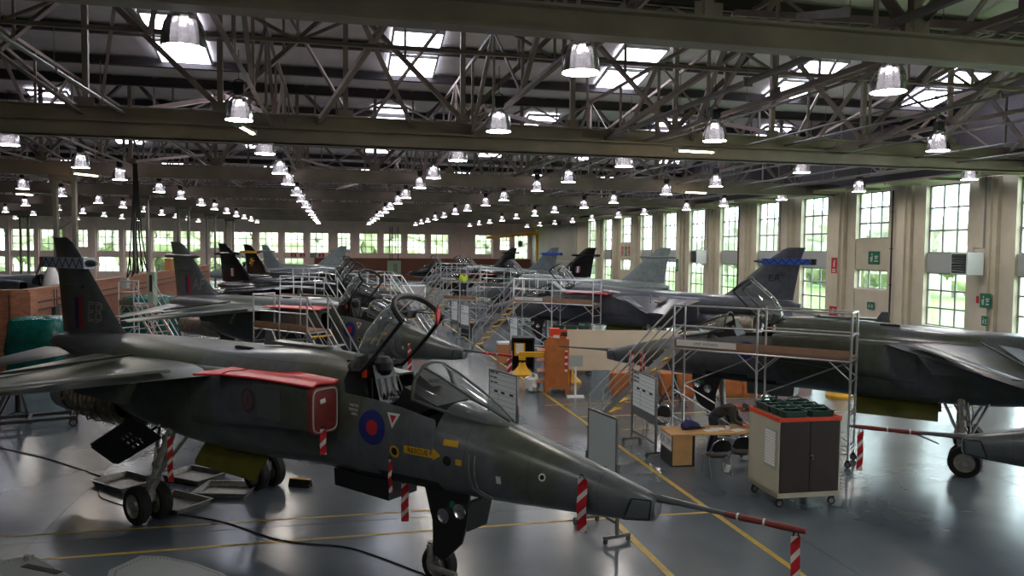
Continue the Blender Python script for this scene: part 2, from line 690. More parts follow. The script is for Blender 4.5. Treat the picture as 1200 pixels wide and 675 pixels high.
# --- roof: shallow folded sheets
b = MB()
zv = lambda v: 11.7 + 1.8 * abs((((v - 12) / 15.0) % 1) * 2 - 1)
vs = [V0 + 0.0] + [12 + 7.5 * k for k in range(-3, 15)] + [V1 + .4]
vs = sorted(set(round(v, 3) for v in vs if v <= V1 + .4 and v >= V0))
for a, c in zip(vs, vs[1:]):
    za, zc = zv(a), zv(c)
    n = 60
    for k in range(n):
        x0 = U0 + (U1 + .4 - U0) * k / n
        x1 = U0 + (U1 + .4 - U0) * (k + 1) / n
        b.add([(x0, a, za), (x1 - .06, a, za), (x1 - .06, c, zc), (x0, c, zc)], [(0, 3, 2, 1)])
        b.add([(x1 - .06, a, za), (x1 - .06, c, zc), (x1, c, zc), (x1, a, za)], [(0, 1, 2, 3)])
        b.bb(x1 - .06, x1, a, a + .01, za - .02, za)
        b.add([(x1 - .07, a, za - .04), (x1, a, za - .04), (x1, c, zc - .04), (x1 - .07, c, zc - .04)], [(0, 3, 2, 1)])
    b.add([(U0, a, za + .3), (U1 + .4, a, za + .3), (U1 + .4, c, zc + .3), (U0, c, zc + .3)], [(0, 1, 2, 3)])
structure(b, 'ceiling', M['roof'])
for base in [12 + 15 * k for k in range(-1, 8)]:
    for dv in (-5.8, -3.4, -.95, .95, 3.4, 5.8, 7.5):
        v = base + dv
        if v < 0 or v > V1 - 1:
            continue
        z = zv(v)
        b = MB()
        b.bb(U0 + .1, U1 - .02, v - .13, v + .13, z - .36, z - .06)
        structure(b, 'ceiling_purlin', M['purlin'])

# --- lateral girders with lattice
GV = [12, 27, 42, 57, 72, 87, 102]


def girder(v, near):
    dep = {12: .45, 27: 1.0}.get(v, .7)
    b = MB()
    zb = 8.2
    # built-up chord: web and flanges
    if dep > .9:
        b.bb(U0 + .1, U1 - .05, v - .2, v + .2, zb, zb + .42)
        b.bb(U0 + .1, U1 - .05, v - .3, v + .3, zb + .5, zb + .56)
    b.bb(U0 + .1, U1 - .05, v - .03, v + .03, zb, zb + dep)
    b.bb(U0 + .1, U1 - .05, v - .2, v + .2, zb, zb + .05)
    b.bb(U0 + .1, U1 - .05, v - .2, v + .2, zb + dep - .05, zb + dep)
    o = structure(b, 'ceiling_beam', M['steel2'])
    b = MB()
    z0, z1 = zb + dep, 13.1
    w = .17 if near else .14
    b.bb(U0 + .1, U1 - .05, v - .08, v + .08, z1 - .12, z1)
    u = -58.0 + (2.3 if v == 27 else 0)
    p = 4.0
    k = 0
    while u < U1 - 1:
        b.bar((u, v, z0), (u, v, z1), w, w)
        u2 = min(u + p, U1 - .2)
        if k % 2:
            b.angle((u, v, z0), (u2, v, z1), w)
            b.angle((u, v + .12, z0), (u2, v + .12, z1), w * .7)
        else:
            b.angle((u, v, z1), (u2, v, z0), w)
            b.angle((u, v + .12, z1), (u2, v + .12, z0), w * .7)
        if near:
            b.box((u, v - .06, z0 + .12), (.5, .03, .26))
            b.bar((u + p / 2, v, (z0 + z1) / 2), (u + p / 2, v, z1), .08)
        u += p
        k += 1
    return structure(b, 'ceiling_truss', M['steel'])


for v in GV:
    girder(v, v < 50)


# lighter lateral trusses mid bay
def light_truss(v, zb=9.7, zt=11.3, p=3.2):
    b = MB()
    b.angle((U0 + .1, v, zb), (U1 - .05, v, zb), .12)
    b.angle((U0 + .1, v, zt), (U1 - .05, v, zt), .1)
    u, k = -58.5, 0
    while u < U1 - p:
        a, c = ((zb, zt), (zt, zb))[k % 2]
        b.angle((u, v, a), (u + p, v, c), .085)
        if k % 2 == 0:
            b.bar((u, v, zb), (u, v, zt), .06)
        u += p
        k += 1
    return structure(b, 'ceiling_truss', M['steel'])


for v in (19.5, 34.5, 49.5, 64.5, 79.5, 94.5):
    light_truss(v)
LU = [26.7, 18.3, 10.7, 4.3, -2.4, -10.3, -17.6, -25.0, -32.0, -39.0]


# longitudinal trusses above the rows of lamps
def long_truss(u, off=0.0):
    b = MB()
    zb, zt = 8.75, 11.35
    b.angle((u, -6, zb), (u, 112, zb), .11)
    b.bar((u, -6, zt), (u, 112, zt), .11)
    v, k = -3.0 + off, 0
    p = 3.75
    while v < 110:
        a, c = ((zb, zt), (zt, zb))[k % 2]
        b.angle((u, v, a), (u, v + p, c), .11 if k % 2 else .08)
        b.bar((u, v, zb), (u, v, zt), .08)
        if v < 50:
            b.box((u, v, zb + .12), (.03, .42, .3))
        v += p
        k += 1
    return structure(b, 'ceiling_truss', M['steel'])


for i, u in enumerate(LU[:8]):
    long_truss(u + .35, (i % 3) * 1.2)
# raking ties and wind bracing
random.seed(3)
for k in range(26):
    u = -38 + (k % 13) * 5.2
    v = 12 if k < 13 else 27
    b = MB()
    s = 1 if k % 2 else -1
    b.angle((u, v, 8.9), (u + s * 3.4, v + 7.5, 11.2), .16)
    b.angle((u + s * 3.4, v + 7.5, 11.2), (u + s * 1.0, v + 15, 8.9), .15)
    b.bar((u, v, 12.6), (u - s * 2.6, v + 7.5, 9.7), .1)
    structure(b, 'ceiling_brace', M['steel'])
for k in range(14):
    u = -40 + (k % 7) * 10
    v = 42 if k < 7 else 57
    b = MB()
    s = 1 if k % 2 else -1
    b.angle((u, v, 8.9), (u + s * 5, v + 15, 11.6), .13)
    b.angle((u + 5, v, 11.6), (u + 5 - s * 5, v + 15, 8.9), .11)
    structure(b, 'ceiling_brace', M['steel'])
# pipes and conduits running down the hall
for (u, z, r, x) in ((9.6, 8.85, .085, 'pipe'), (11.7, 8.8, .04, 'pipe'), (14.9, 8.75, .035, 'pipe'), (16.9, 8.9, .05, 'pipe'), (19.3, 8.65, .04, 'pipe'), (22.6, 8.6, .04, 'pipe'), (24.6, 8.5, .05, 'pipe'), (-6.6, 9.0, .05, 'pipe'), (-14, 8.8, .05, 'pipe')):
    b = MB()
    b.tube((u, -4, z), (u, 100, z), r, 8)
    v = 2
    while v < 98:
        b.tube((u, v, z), (u, v, z + 1.1), .008, 4)
        b.box((u, v, z), (r * 2.6, .05, r * 2.6))
        v += 3.75
    structure(b, 'ceiling_pipe', M[x])
b = MB()
b.bb(27.8, 29.7, 10, 92, 8.42, 8.5)
for k in range(27):
    b.bb(27.6, 29.75, 10 + k * 3.1, 10.12 + k * 3.1, 8.3, 8.42)
structure(b, 'ceiling_duct', M['steel2'])

# skylights: glowing panes under the sheets
sk = 0
for u in (-31.5, -23, -14.6, -5.7, 3.0, 12.0, 20.2, 27.5):
    for g_ in (12, 27, 42, 57, 72):
        for x0, x1 in (((2.1, 3.88), (4.02, 5.8)) if g_ < 40 else ((2.6, 4.6),)):
            v = g_ + (x0 + x1) / 2
            c = V((u, v, zv(v) - .12))
            if not in_frame(c, 60):
                continue
            L_ = x1 - x0
            mt = Matrix.Rotation(-math.atan2(1.8, 7.5), 3, 'X')
            b = MB()
            for x in (-.93, .93):
                b.box(c + mt @ V((x, 0, -.03)), (.08, L_ + .1, .14), mt)
            for y in (-L_ / 2, L_ / 2):
                b.box(c + mt @ V((0, y, -.03)), (1.9, .08, .14), mt)
            o = structure(b, 'ceiling_skylight', M['spandrel'])
            g = MB()
            g.box(c + V((0, 0, -.06)), (1.8, L_ - .06, .02), mt)
            g.build('pane', M['skylight'], o, smooth=0)

# --- columns
for i, v in enumerate((42, 57, 72, 87, 102)):
    for u in (-13.0, -36.0):
        b = MB()
        for s in (-1, 1):
            b.bb(u + s * .42 - .09, u + s * .42 + .09, v - .16, v + .16, 0.05, 8.2)
        z = .5
        k = 0
        while z < 7.8:
            s = 1 if k % 2 else -1
            b.bar((u - s * .36, v - .14, z), (u + s * .36, v - .14, z + .55), .06, .02)
            z += .55
            k += 1
        b.bb(u - .62, u + .62, v - .32, v + .32, 0, .06)
        b.bb(u - .62, u + .62, v - .25, v + .25, 7.95, 8.2)
        structure(b, 'column', M['steeld'])

# --- brick partition of the workshop bay
b = MB()
b.bb(-11.8, -11.5, 33, 76, 0, 3.0)
b.bb(-34, -11.5, 32.7, 33.0, 0, 3.0)
b.bb(-11.86, -11.44, 33, 76, 3.0, 3.08)
b.bb(-34, -11.44, 32.64, 33.06, 3.0, 3.08)
b.bb(-11.98, -11.32, 32.5, 33.2, 0, 3.0)
structure(b, 'wall_partition', M['brick'])
for i, z in enumerate((2.55, 2.25)):
    b = MB()
    b.tube((-11.42, 33.4, z), (-11.42, 75, z), .035, 6)
    b.bb(-11.5, -11.4, 36, 36.1, z - .05, z + .05)
    structure(b, 'trim_%d' % (12 + i), M['purlin'], label='conduit along the brick partition')

# outside: lawn and tree line
b = MB()
b.bb(U1 + .5, 160, -60, 220, -.5, -.05)
b.bb(-140, U1 + .5, V1 + .6, 220, -.5, -.05)
structure(b, 'ground_lawn', M['grass'])
b = MB()
random.seed(11)


def blob(b, c, r, n=9):
    vs = []
    ph = [random.uniform(0, 6.28) for _ in range(6)]
    rings = []
    for i in range(n):
        t = PI * (i + .5) / n
        ring = []
        for k in range(14):
            a = 2 * PI * k / 14
            rr = r * (1 + .22 * math.sin(3 * a + ph[0] + 2 * t) + .15 * math.sin(5 * t + ph[1] + a) + random.uniform(-.1, .1))
            ring.append(V(c) + V((math.cos(a) * math.sin(t), math.sin(a) * math.sin(t), math.cos(t) * 1.15)) * rr)
        rings.append(ring)
    b.loft(rings)


for k in range(34):
    v = -10 + k * 4.1
    u = 68 + random.uniform(-8, 8)
    h = random.uniform(3.5, 6.5)
    b.tube((u, v, -.1), (u, v, h), .3, 6)
    for j in range(5):
        blob(b, (u + random.uniform(-2, 2), v + random.uniform(-2, 2), h + random.uniform(-2.2, 2.4)), random.uniform(1.4, 2.6))
for k in range(30):
    u = -100 + k * 5.2
    v = 150 + random.uniform(-6, 6)
    h = random.uniform(4, 7.5)
    b.tube((u, v, -.1), (u, v, h), .3, 6)
    for j in range(5):
        blob(b, (u + random.uniform(-3, 3), v + random.uniform(-2, 2), h + random.uniform(-4, 4)), random.uniform(2.2, 3.6))
o = b.build('treeline', M['tree'])
tag(o, 'trees and bushes beyond the lawn outside the windows', None, None, 'stuff')
# ------------------------------------------------------------------ strike jets
def camo(name, c1, c2, rough=0.29, scale=.35):
    c1, c2 = tuple(int(k * .93) for k in c1), tuple(int(k * .93) for k in c2)
    m = mat(name, c1, rough, 0.0, 0, scale, c2, 0.05, 30, sharp=True, ndetail=1.5)
    nt = m.node_tree
    b = nt.nodes['Principled BSDF']
    # weathering: fine mottling and panel lines every 0.9 m along the body
    tc = [n for n in nt.nodes if n.type == 'TEX_COORD'][0]
    src = b.inputs['Base Color'].links[0].from_socket
    n = nt.nodes.new('ShaderNodeTexNoise')
    n.inputs['Scale'].default_value = 5
    n.inputs['Detail'].default_value = 6
    nt.links.new(tc.outputs['Object'], n.inputs['Vector'])
    mr = nt.nodes.new('ShaderNodeMapRange')
    mr.inputs['From Min'].default_value = .3
    mr.inputs['From Max'].default_value = .7
    mr.inputs['To Min'].default_value = .78
    mr.inputs['To Max'].default_value = 1.15
    nt.links.new(n.outputs['Fac'], mr.inputs['Value'])
    sp = nt.nodes.new('ShaderNodeSeparateXYZ')
    nt.links.new(tc.outputs['Object'], sp.inputs[0])
    pr = None
    for ax, per in (('X', .93), ('Z', 3.0)):
        a = nt.nodes.new('ShaderNodeMath')
        a.operation = 'PINGPONG'
        a.inputs[1].default_value = per / 2
        nt.links.new(sp.outputs[ax], a.inputs[0])
        g = nt.nodes.new('ShaderNodeMath')
        g.operation = 'GREATER_THAN'
        g.inputs[1].default_value = .006
        nt.links.new(a.outputs[0], g.inputs[0])
        k = nt.nodes.new('ShaderNodeMath')
        k.operation = 'MULTIPLY_ADD'
        k.inputs[1].default_value = .35
        k.inputs[2].default_value = .65
        nt.links.new(g.outputs[0], k.inputs[0])
        if pr is None:
            pr = k
        else:
            q = nt.nodes.new('ShaderNodeMath')
            q.operation = 'MULTIPLY'
            nt.links.new(pr.outputs[0], q.inputs[0])
            nt.links.new(k.outputs[0], q.inputs[1])
            pr = q
    q = nt.nodes.new('ShaderNodeMath')
    q.operation = 'MULTIPLY'
    nt.links.new(pr.outputs[0], q.inputs[0])
    nt.links.new(mr.outputs[0], q.inputs[1])
    vm = nt.nodes.new('ShaderNodeVectorMath')
    vm.operation = 'SCALE'
    nt.links.new(src, vm.inputs[0])
    nt.links.new(q.outputs[0], vm.inputs['Scale'])
    nt.links.new(vm.outputs[0], b.inputs['Base Color'])
    return m


PAINT = {
    'camo': camo('grey_green_camouflage', (88, 94, 84), (98, 104, 108)),
    'camo2': camo('dark_green_camouflage', (78, 84, 76), (92, 96, 102)),
    'dark': camo('dark_grey_skin', (82, 86, 96), (90, 94, 104)),
    'grey': camo('pale_grey_skin', (128, 140, 144), (136, 148, 152)),
    'black': camo('black_gloss_skin', (20, 20, 24), (24, 24, 28), .18),
    'greyblue': camo('blue_grey_skin', (112, 124, 134), (120, 132, 142)),
}

# stations: s, bottom, top, half width, roundness
SEC = [(9.04, 1.68, 1.90, .09, 2.6), (9.0, 1.63, 1.93, .13, 2.6), (8.7, 1.585, 2.01, .20, 2.4), (8.3, 1.55, 2.12, .28, 2.2), (7.8, 1.51, 2.25, .35, 2.1),
       (7.2, 1.46, 2.40, .43, 2.05), (6.8, 1.43, 2.50, .48, 2.0), (6.6, 1.42, 2.55, .50, 2.0), (6.2, 1.40, 2.62, .53, 2.1), (6.0, 1.40, 2.66, .54, 2.1),
       (5.98, 1.40, 2.80, .55, 2.2), (5.4, 1.38, 2.92, .58, 2.3), (4.9, 1.37, 2.98, .60, 2.35), (4.6, 1.36, 3.0, .62, 2.4), (4.26, 1.36, 3.02, .63, 2.4),
       (4.2, 1.35, 3.14, .63, 2.2), (3.6, 1.35, 3.17, .66, 2.25), (3.0, 1.34, 3.18, .76, 2.5), (2.2, 1.33, 3.14, .90, 3.0), (1.4, 1.33, 3.08, .97, 3.4),
       (.5, 1.36, 3.04, .98, 3.6), (-.6, 1.42, 3.02, .98, 3.6), (-1.6, 1.52, 3.0, .95, 3.3), (-2.1, 1.62, 2.99, .92, 3.0), (-2.14, 2.05, 2.99, .86, 2.8),
       (-3.0, 2.10, 2.97, .74, 2.5), (-4.0, 2.16, 2.93, .58, 2.3), (-5.0, 2.26, 2.87, .42, 2.2), (-5.7, 2.36, 2.80, .28, 2.1), (-6.05, 2.45, 2.72, .16, 2.0)]


def se_ring(s, zb, zt, w, n, N=40):
    c, h = (zb + zt) / 2, (zt - zb) / 2
    out = []
    for k in range(N):
        a = 2 * PI * (k + .5) / N
        ca, sa = math.cos(a), math.sin(a)
        y = w * math.copysign(abs(ca) ** (2 / n), ca)
        z = c + h * math.copysign(abs(sa) ** (2 / n), sa)
        if 4.22 < s < 5.99 and abs(y) < w * .80 and z > c:      # open cockpit tub
            y = math.copysign(min(abs(y), w * .66), y)
            z = 2.05
        out.append(V((s, y, z)))
    return out


def refine(secs, step=.3):
    out = [secs[0]]
    for a, b in zip(secs, secs[1:]):
        n = max(1, int(round((a[0] - b[0]) / step)))
        for k in range(1, n + 1):
            t = k / n
            out.append(tuple(a[i] + (b[i] - a[i]) * t for i in range(5)))
    return out


def foil(s_le, s_te, y, z, t, n=9):
    """closed section ring of a wing at span y"""
    up, lo = [], []
    for k in range(n):
        x = k / (n - 1)
        th = t * (1.25 * math.sqrt(x) - .55 * x - .70 * x * x) if x else 0
        s = s_le + (s_te - s_le) * x
        up.append(V((s, y, z + th * .6)))
        lo.append(V((s, y, z - th * .45)))
    return up + lo[-2:0:-1]


def surf(le0, te0, z0, y0, le1, te1, z1, y1, t0, t1, nseg=5):
    rings = []
    for k in range(nseg + 1):
        f = k / nseg
        rings.append(foil(le0 + (le1 - le0) * f, te0 + (te1 - te0) * f, y0 + (y1 - y0) * f, z0 + (z1 - z0) * f, t0 + (t1 - t0) * f))
    b = MB()
    b.loft(rings)
    return b


def decal(parent, bvh, vs, fs, mats, mis, side, name, sc0, off=.006):
    """project flat (s, z) shapes sideways on the skin"""
    out = []
    for (s, z) in vs:
        o = V((s, side * 3.0, z))
        hit, nrm, _, _ = bvh.ray_cast(o, V((0, -side, 0)), 6)
        out.append((hit + V((0, side * off, 0))) if hit else V((s, side * 1.0, z)))
    b = MB()
    for f, m in zip(fs, mis):
        b.f.append(tuple(f))
        b.m.append(m)
    b.v = [tuple(v) for v in out]
    return b.build(name, mats, parent, smooth=0)


def disc_shape(cs, cz, rr, mis, seg=20, sx=1.0):
    vs, fs, ms = [(cs, cz)], [], []
    for r in rr:
        for k in range(seg):
            a = 2 * PI * k / seg
            vs.append((cs + r * sx * math.cos(a), cz + r * math.sin(a)))
    for k in range(seg):
        fs.append((0, 1 + k, 1 + (k + 1) % seg))
        ms.append(mis[0])
    for i in range(1, len(rr)):
        o1, o2 = 1 + (i - 1) * seg, 1 + i * seg
        for k in range(seg):
            fs.append((o1 + k, o2 + k, o2 + (k + 1) % seg, o1 + (k + 1) % seg))
            ms.append(mis[i])
    return vs, fs, ms


def rect_shape(s0, s1, z0, z1, n=3):
    vs, fs = [], []
    for i in range(n + 1):
        for j in range(n + 1):
            vs.append((s0 + (s1 - s0) * i / n, z0 + (z1 - z0) * j / n))
    for i in range(n):
        for j in range(n):
            a = i * (n + 1) + j
            fs.append((a, a + n + 1, a + n + 2, a + 1))
    return vs, fs, [0] * len(fs)


def text_shape(t, cs, cz, size, side, bold=0.0):
    vs, fs = text_mesh(t, size, 0, bold=bold)
    # seen from starboard (side -1) the nose (+s) is to the right; from port it is to the left
    k = 1 if side < 0 else -1
    return [(cs + k * v.x, cz + v.y) for v in vs], fs, [0] * len(fs)


def gear_leg(jr, y, near, full):
    lg = MB()
    sgn = math.copysign(1, y)
    lg.tube((.12, y * .62, 1.75), (.02, y * .98, .52), .085, 10)
    lg.tube((.02, y * .98, .75), (-.02, y, .33), .06, 10)
    lg.tube((.5, y * .55, 1.6), (.05, y * .95, .7), .035, 6)
    lg.tube((-.45, y * .6, 1.6), (.0, y * .95, .6), .03, 6)
    lg.tube((-.02, y - .24, .33), (-.02, y + .24, .33), .05, 8)
    for k in range(4):
        lg.box((.04, y * (.72 + .08 * k), 1.4 - .22 * k), (.16, .12, .09), (0, .4, 0))
    lg.path([(.16, y * .66, 1.6), (.17, y * .8, 1.1), (.14, y * .92, .7), (.08, y, .42)], .016, 5)
    lg.path([(.0, y * .6, 1.65), (-.1, y * .84, 1.0), (-.08, y * .96, .5)], .02, 5)
    lg.box((.0, y, .45), (.24, .14, .16))
    o = lg.build('main_leg', M['gearmetal'], jr)
    for dy in (-.19, .19):
        w = MB()
        w.wheel((-.02, y + dy, .33), .33, .2)
        w.build('wheel', [M['rubber'], M['gearmetal']], o)
    return o


def jet(key, pos, heading, paint, label, cover=False, canopy=48, wing=True, side=-1, letters='EB', band=None, engine=False, full=True, roundel=True, gear=True, mk='camo', flash=None, group=None, fincode=None):
    pm = PAINT[paint]
    jr = empty('strike_jet', (pos[0], pos[1], 0), heading, label, 'jet aircraft', group)
    rings = [se_ring(*s) for s in refine(SEC)]
    b = MB()
    b.loft(rings)
    n = len(rings[0])
    # faces inside the tub are black
    for i, f in enumerate(b.f):
        zz = [b.v[j] for j in f]
        if all(4.18 <= p[0] <= 6.02 for p in zz) and sum(p[2] < 2.06 and abs(p[1]) < .42 for p in zz) >= 2:
            b.m[i] = 1
    fus = b.build('fuselage', [pm, M['cockpit']], jr, smooth=38)
    bvh = BVHTree.FromPolygons([V(v) for v in b.v], b.f)

    # intake trunks
    for s in (-1, 1):
        t = MB()
        rr = []
        for (x, y0, y1, z0, z1) in ((4.15, .66, 1.10, 2.14, 2.78), (3.4, .62, 1.12, 2.10, 2.84), (2.2, .55, 1.08, 1.95, 2.84), (1.0, .5, 1.0, 1.8, 2.82)):
            ring = []
            cy, cz, hy, hz = (y0 + y1) / 2, (z0 + z1) / 2, (y1 - y0) / 2, (z1 - z0) / 2
            for k in range(20):
                a = 2 * PI * k / 20
                ca, sa = math.cos(a), math.sin(a)
                ring.append(V((x, s * (cy + hy * math.copysign(abs(ca) ** .4, ca)), cz + hz * math.copysign(abs(sa) ** .4, sa))))
            rr.append(ring)
        t.loft(rr, cap=False)
        inner = [[V((p.x - .01 if i == 0 else p.x - .6, (p.y - s * .88) * .9 + s * .88, (p.z - 2.48) * .9 + 2.48)) for p in rr[0]] for i in range(2)]
        t.loft([rr[0], inner[0]], cap=False)
        o = t.build('intake', [pm], jr, smooth=40)
        d = MB()
        d.loft([inner[0], inner[1]], cap=False)
        d.add(inner[1], [tuple(range(20))])
        d.build('intake_duct', M['dark'], o, smooth=0)
    # wings, flaps, spoilers
    for s in (-1, 1):
        if not wing:
            break
        w = surf(1.85, -1.55, 2.74, s * .8, -1.25, -1.95, 2.36, s * 4.34, .30, .13)
        wo = w.build('wing', pm, jr, smooth=50)
        f = surf(-1.5, -2.25, 2.72, s * .98, -1.62, -2.15, 2.56, s * 2.9, .10, .07, 3)
        f.build('flap', pm, wo, smooth=50)
        f = surf(1.2, .75, 2.78, s * 1.45, -.75, -.98, 2.54, s * 4.0, .10, .06, 3)
        f.build('slat', pm, wo, smooth=50)
        sp = MB()
        sp.prism([(-.55, s * 1.25, 2.845), (-.95, s * 1.25, 2.80), (-1.25, s * 2.9, 2.665), (-.98, s * 2.9, 2.70)], (0, 0, .03))
        sp.prism([(-.2, s * 1.35, 2.90), (-.24, s * 1.35, 2.90), (-1.0, s * 3.3, 2.70), (-.95, s * 3.3, 2.70)], (0, 0, .035))
        sp.build('spoiler', M['black'] if paint != 'grey' else M['alud'], wo, smooth=0)
        py = MB()
        py.prism([(.9, s * 1.95, 2.62), (.6, s * 1.95, 2.25), (-1.0, s * 1.95, 2.25), (-1.3, s * 1.95, 2.6)], (0, .1, 0))
        py.build('pylon', pm, wo, smooth=0)
    # tailplanes
    for s in (-1, 1):
        t = surf(-4.15, -5.75, 2.52, s * .40, -5.75, -6.35, 2.10, s * 2.25, .14, .07, 3)
        t.build('tailplane', pm, jr, smooth=50)
    # fin
    t = MB()
    prof = [(2.84, -2.75, -5.75, .16), (3.1, -3.15, -5.78, .13), (3.6, -3.75, -5.86, .10), (4.28, -4.52, -5.98, .08), (4.5, -4.78, -6.02, .07), (4.85, -5.22, -6.12, .05), (4.97, -5.5, -6.2, .04)]
    rr = []
    for z, a, c, th in prof:
        ring = []
        for k in range(16):
            q = 2 * PI * k / 16
            x = (a + c) / 2 + (a - c) / 2 * math.cos(q)
            ring.append(V((x, th * math.sin(q) * (.75 + .25 * math.cos(q)), z)))
        rr.append(ring)
    t.loft(rr)
    fin = t.build('tail_fin', pm, jr, smooth=45)
    fb = BVHTree.FromPolygons([V(v) for v in t.v], t.f)
    f2 = MB()
    rg = []
    for x, w, h in ((-4.15, .03, .03), (-4.35, .085, .075), (-5.0, .10, .085), (-6.3, .10, .085), (-6.45, .09, .07)):
        rg.append([V((x, w * math.cos(2 * PI * k / 12), 4.40 + h * math.sin(2 * PI * k / 12))) for k in range(12)])
    f2.loft(rg)
    f2.build('fin_fairing', pm, fin, smooth=40)
    if band:
        bd = MB()
        bd.bb(-6.42, -4.5, -.125, .125, 4.28, 4.52)
        bo = bd.build('fairing_cover', M[band], fin, smooth=0)
        zz = MB()
        for sd in (-1, 1):
            pts = [(-4.5 - .16 * k, sd * .128, 4.30 + (.2 if k % 2 else 0)) for k in range(13)]
            for a, c in zip(pts, pts[1:]):
                zz.bar(a, c, .006, .025)
        zz.build('lashing', M['decalblue'] if band == 'bandw' else M['blackg'], bo, smooth=0)
        e = MB()
        e.bb(-6.62, -6.42, -.12, .12, 4.28, 4.52)
        e.build('end_block', M['card'] if band == 'bandw' else M['black'], fin, smooth=0)
    sc_ = MB()
    sc_.prism([(-4.55, 0, 3.92), (-5.5, 0, 3.92), (-5.45, 0, 3.86), (-4.7, 0, 3.86)], (0, .11, 0))
    sc_.prism([(-4.55, -.11, 3.92), (-5.5, -.11, 3.92), (-5.45, -.11, 3.86), (-4.7, -.11, 3.86)], (0, .11, 0))
    sc_.build('fin_duct', pm, fin, smooth=0)
    if flash:
        for i, c in enumerate(flash):
            sh = rect_shape(-4.62 - .17 * (i + 1), -4.62 - .17 * i, 2.96, 3.66, 2)
            if paint == 'black':
                sh = rect_shape(-4.5 - .13 * (i + 1), -4.5 - .13 * i, 3.15, 3.6, 2)
            sh = ([(a - .10 * (z - 3), z) for a, z in sh[0]], sh[1], sh[2])
            decal(fin, fb, *sh[:2], M[c], sh[2], side, 'fin_flash', 0)
    if letters:
        sz = .62 if paint != 'dark' else .42
        zc_ = 3.34 if paint != 'dark' else 3.72
        sx = -4.12 if paint != 'dark' else -5.0
        vs, fs, ms = text_shape(letters, sx, zc_, sz, side)
        decal(fin, fb, vs, fs, M['decalwhite' if paint != 'dark' else 'decalblack'], ms, side, 'code_letters', 0)
        if paint in ('camo', 'camo2'):
            vs, fs, ms = text_shape(letters, sx, zc_, sz, side, bold=-.012)
            decal(fin, fb, vs, fs, pm, ms, side, 'code_letters', 0, off=.010)
    # probe on the chisel nose
    pb = MB()
    pb.path([(8.92, 0, 1.90), (9.3, 0, 1.90), (9.75, 0, 1.89), (10.68, 0, 1.88)], [.055, .036, .026, .018], 10)
    pr = pb.build('nose_probe', pm if paint != 'black' else M['black'], jr)
    pw = MB()
    for s in (-1, 1):
        pw.prism([(8.72, s * .205, 1.66), (8.98, s * .142, 1.69), (9.0, s * .138, 1.88), (8.8, s * .185, 1.88)], (0, s * .004, 0))
    pw.build('laser_window', M['canopyglass'] if full else M['alud'], jr, smooth=0)
    if full:
        pf = MB()
        for s in (-1, 1):
            pts = [(8.70, s * .212, 1.64), (9.0, s * .144, 1.67), (9.02, s * .138, 1.90), (8.79, s * .192, 1.90)]
            for a, c in zip(pts, pts[1:] + pts[:1]):
                pf.bar(a, c, .012, .014)
        pf.build('laser_window_frame', M['black'], jr, smooth=0)
    # windscreen
    g = MB()
    rr = []
    for x, w, zs, zt in ((5.52, .43, 2.70, 3.18), (5.85, .41, 2.64, 3.06), (6.25, .35, 2.56, 2.87), (6.65, .23, 2.48, 2.68), (6.92, .08, 2.44, 2.53)):
        rr.append([V((x, w * math.cos(PI * k / 12), zs + (zt - zs) * math.sin(PI * k / 12) ** .8)) for k in range(13)])
    g.loft(rr, closed=False, cap=False)
    ws = g.build('windscreen', M['canopyglass'], jr)
    fr = MB()
    fr.path(rr[0], .028, 6)
    fr.path([rr[0][4], rr[1][4], rr[2][4], rr[3][4], rr[4][4]], .018, 5)
    fr.path([rr[0][8], rr[1][8], rr[2][8], rr[3][8], rr[4][8]], .018, 5)
    fr.path([r_[0] for r_ in rr], .022, 5)
    fr.path([r_[-1] for r_ in rr], .022, 5)
    fr.build('windscreen_frame', M['black'] if paint != 'camo' else pm, ws)
    # canopy hinged open
    hin = V((4.24, 0, 3.0))
    rot = Matrix.Rotation(-R(canopy), 3, 'Y')
    T = lambda p: hin + rot @ (V(p) - hin)
    g = MB()
    rr = []
    for x, w, zs, zt in ((4.24, .40, 2.95, 3.16), (4.42, .43, 2.80, 3.25), (4.75, .44, 2.76, 3.31), (5.12, .44, 2.74, 3.28), (5.54, .43, 2.72, 3.20)):
        rr.append([T((x, w * math.cos(PI * k / 14), zs + (zt - zs) * math.sin(PI * k / 14) ** .7)) for k in range(15)])
    g.loft(rr, closed=False, cap=False)
    cp = g.build('canopy', M['canopyglass'], jr)
    fr = MB()
    fr.path(rr[-1], .045, 7)
    fr.path(rr[0], .04, 6)
    fr.path([r_[0] for r_ in rr], .03, 6)
    fr.path([r_[-1] for r_ in rr], .03, 6)
    fr.path([T((5.42, .4 * q, 3.0)) for q in (-1, -.6, 0, .6, 1)], .012, 5)
    fr.build('canopy_frame', M['black'], cp)
    ch = MB()
    for s in (-1, 1):
        ch.path([p + rot @ V((0, 0, .012)) for p in (rr[1][5 if s < 0 else 9], rr[2][5 if s < 0 else 9], rr[3][5 if s < 0 else 9], rr[4][5 if s < 0 else 9])], .009, 5)
    ch.build('canopy_seal', M['decalwhite'], cp)
    # cockpit
    st = MB()
    st.box((4.55, 0, 2.55), (.2, .42, 1.0), (0, -.28, 0))
    st.box((4.75, 0, 2.2), (.5, .42, .14))
    st.box((4.28, 0, 3.06), (.24, .34, .24), (0, -.28, 0))
    st.tube((4.2, -.26, 2.3), (4.05, -.26, 3.1), .035, 6)
    st.tube((4.2, .26, 2.3), (4.05, .26, 3.1), .035, 6)
    if full:
        for k in range(7):
            st.tube((4.6 + .04 * k, -.3 + .1 * k, 2.55), (4.5, -.22 + .07 * k, 2.86 - .03 * k), .016, 5)
    so = st.build('ejection_seat', M['blackg'], jr, smooth=40)
    hd = MB()
    hd.lathe([(.001, -.15), (.1, -.13), (.15, -.05), (.15, .06), (.09, .14), (.001, .16)], 12, (4.5, .02, 3.02))
    hd.build('seat_headrest', M['black'], so)
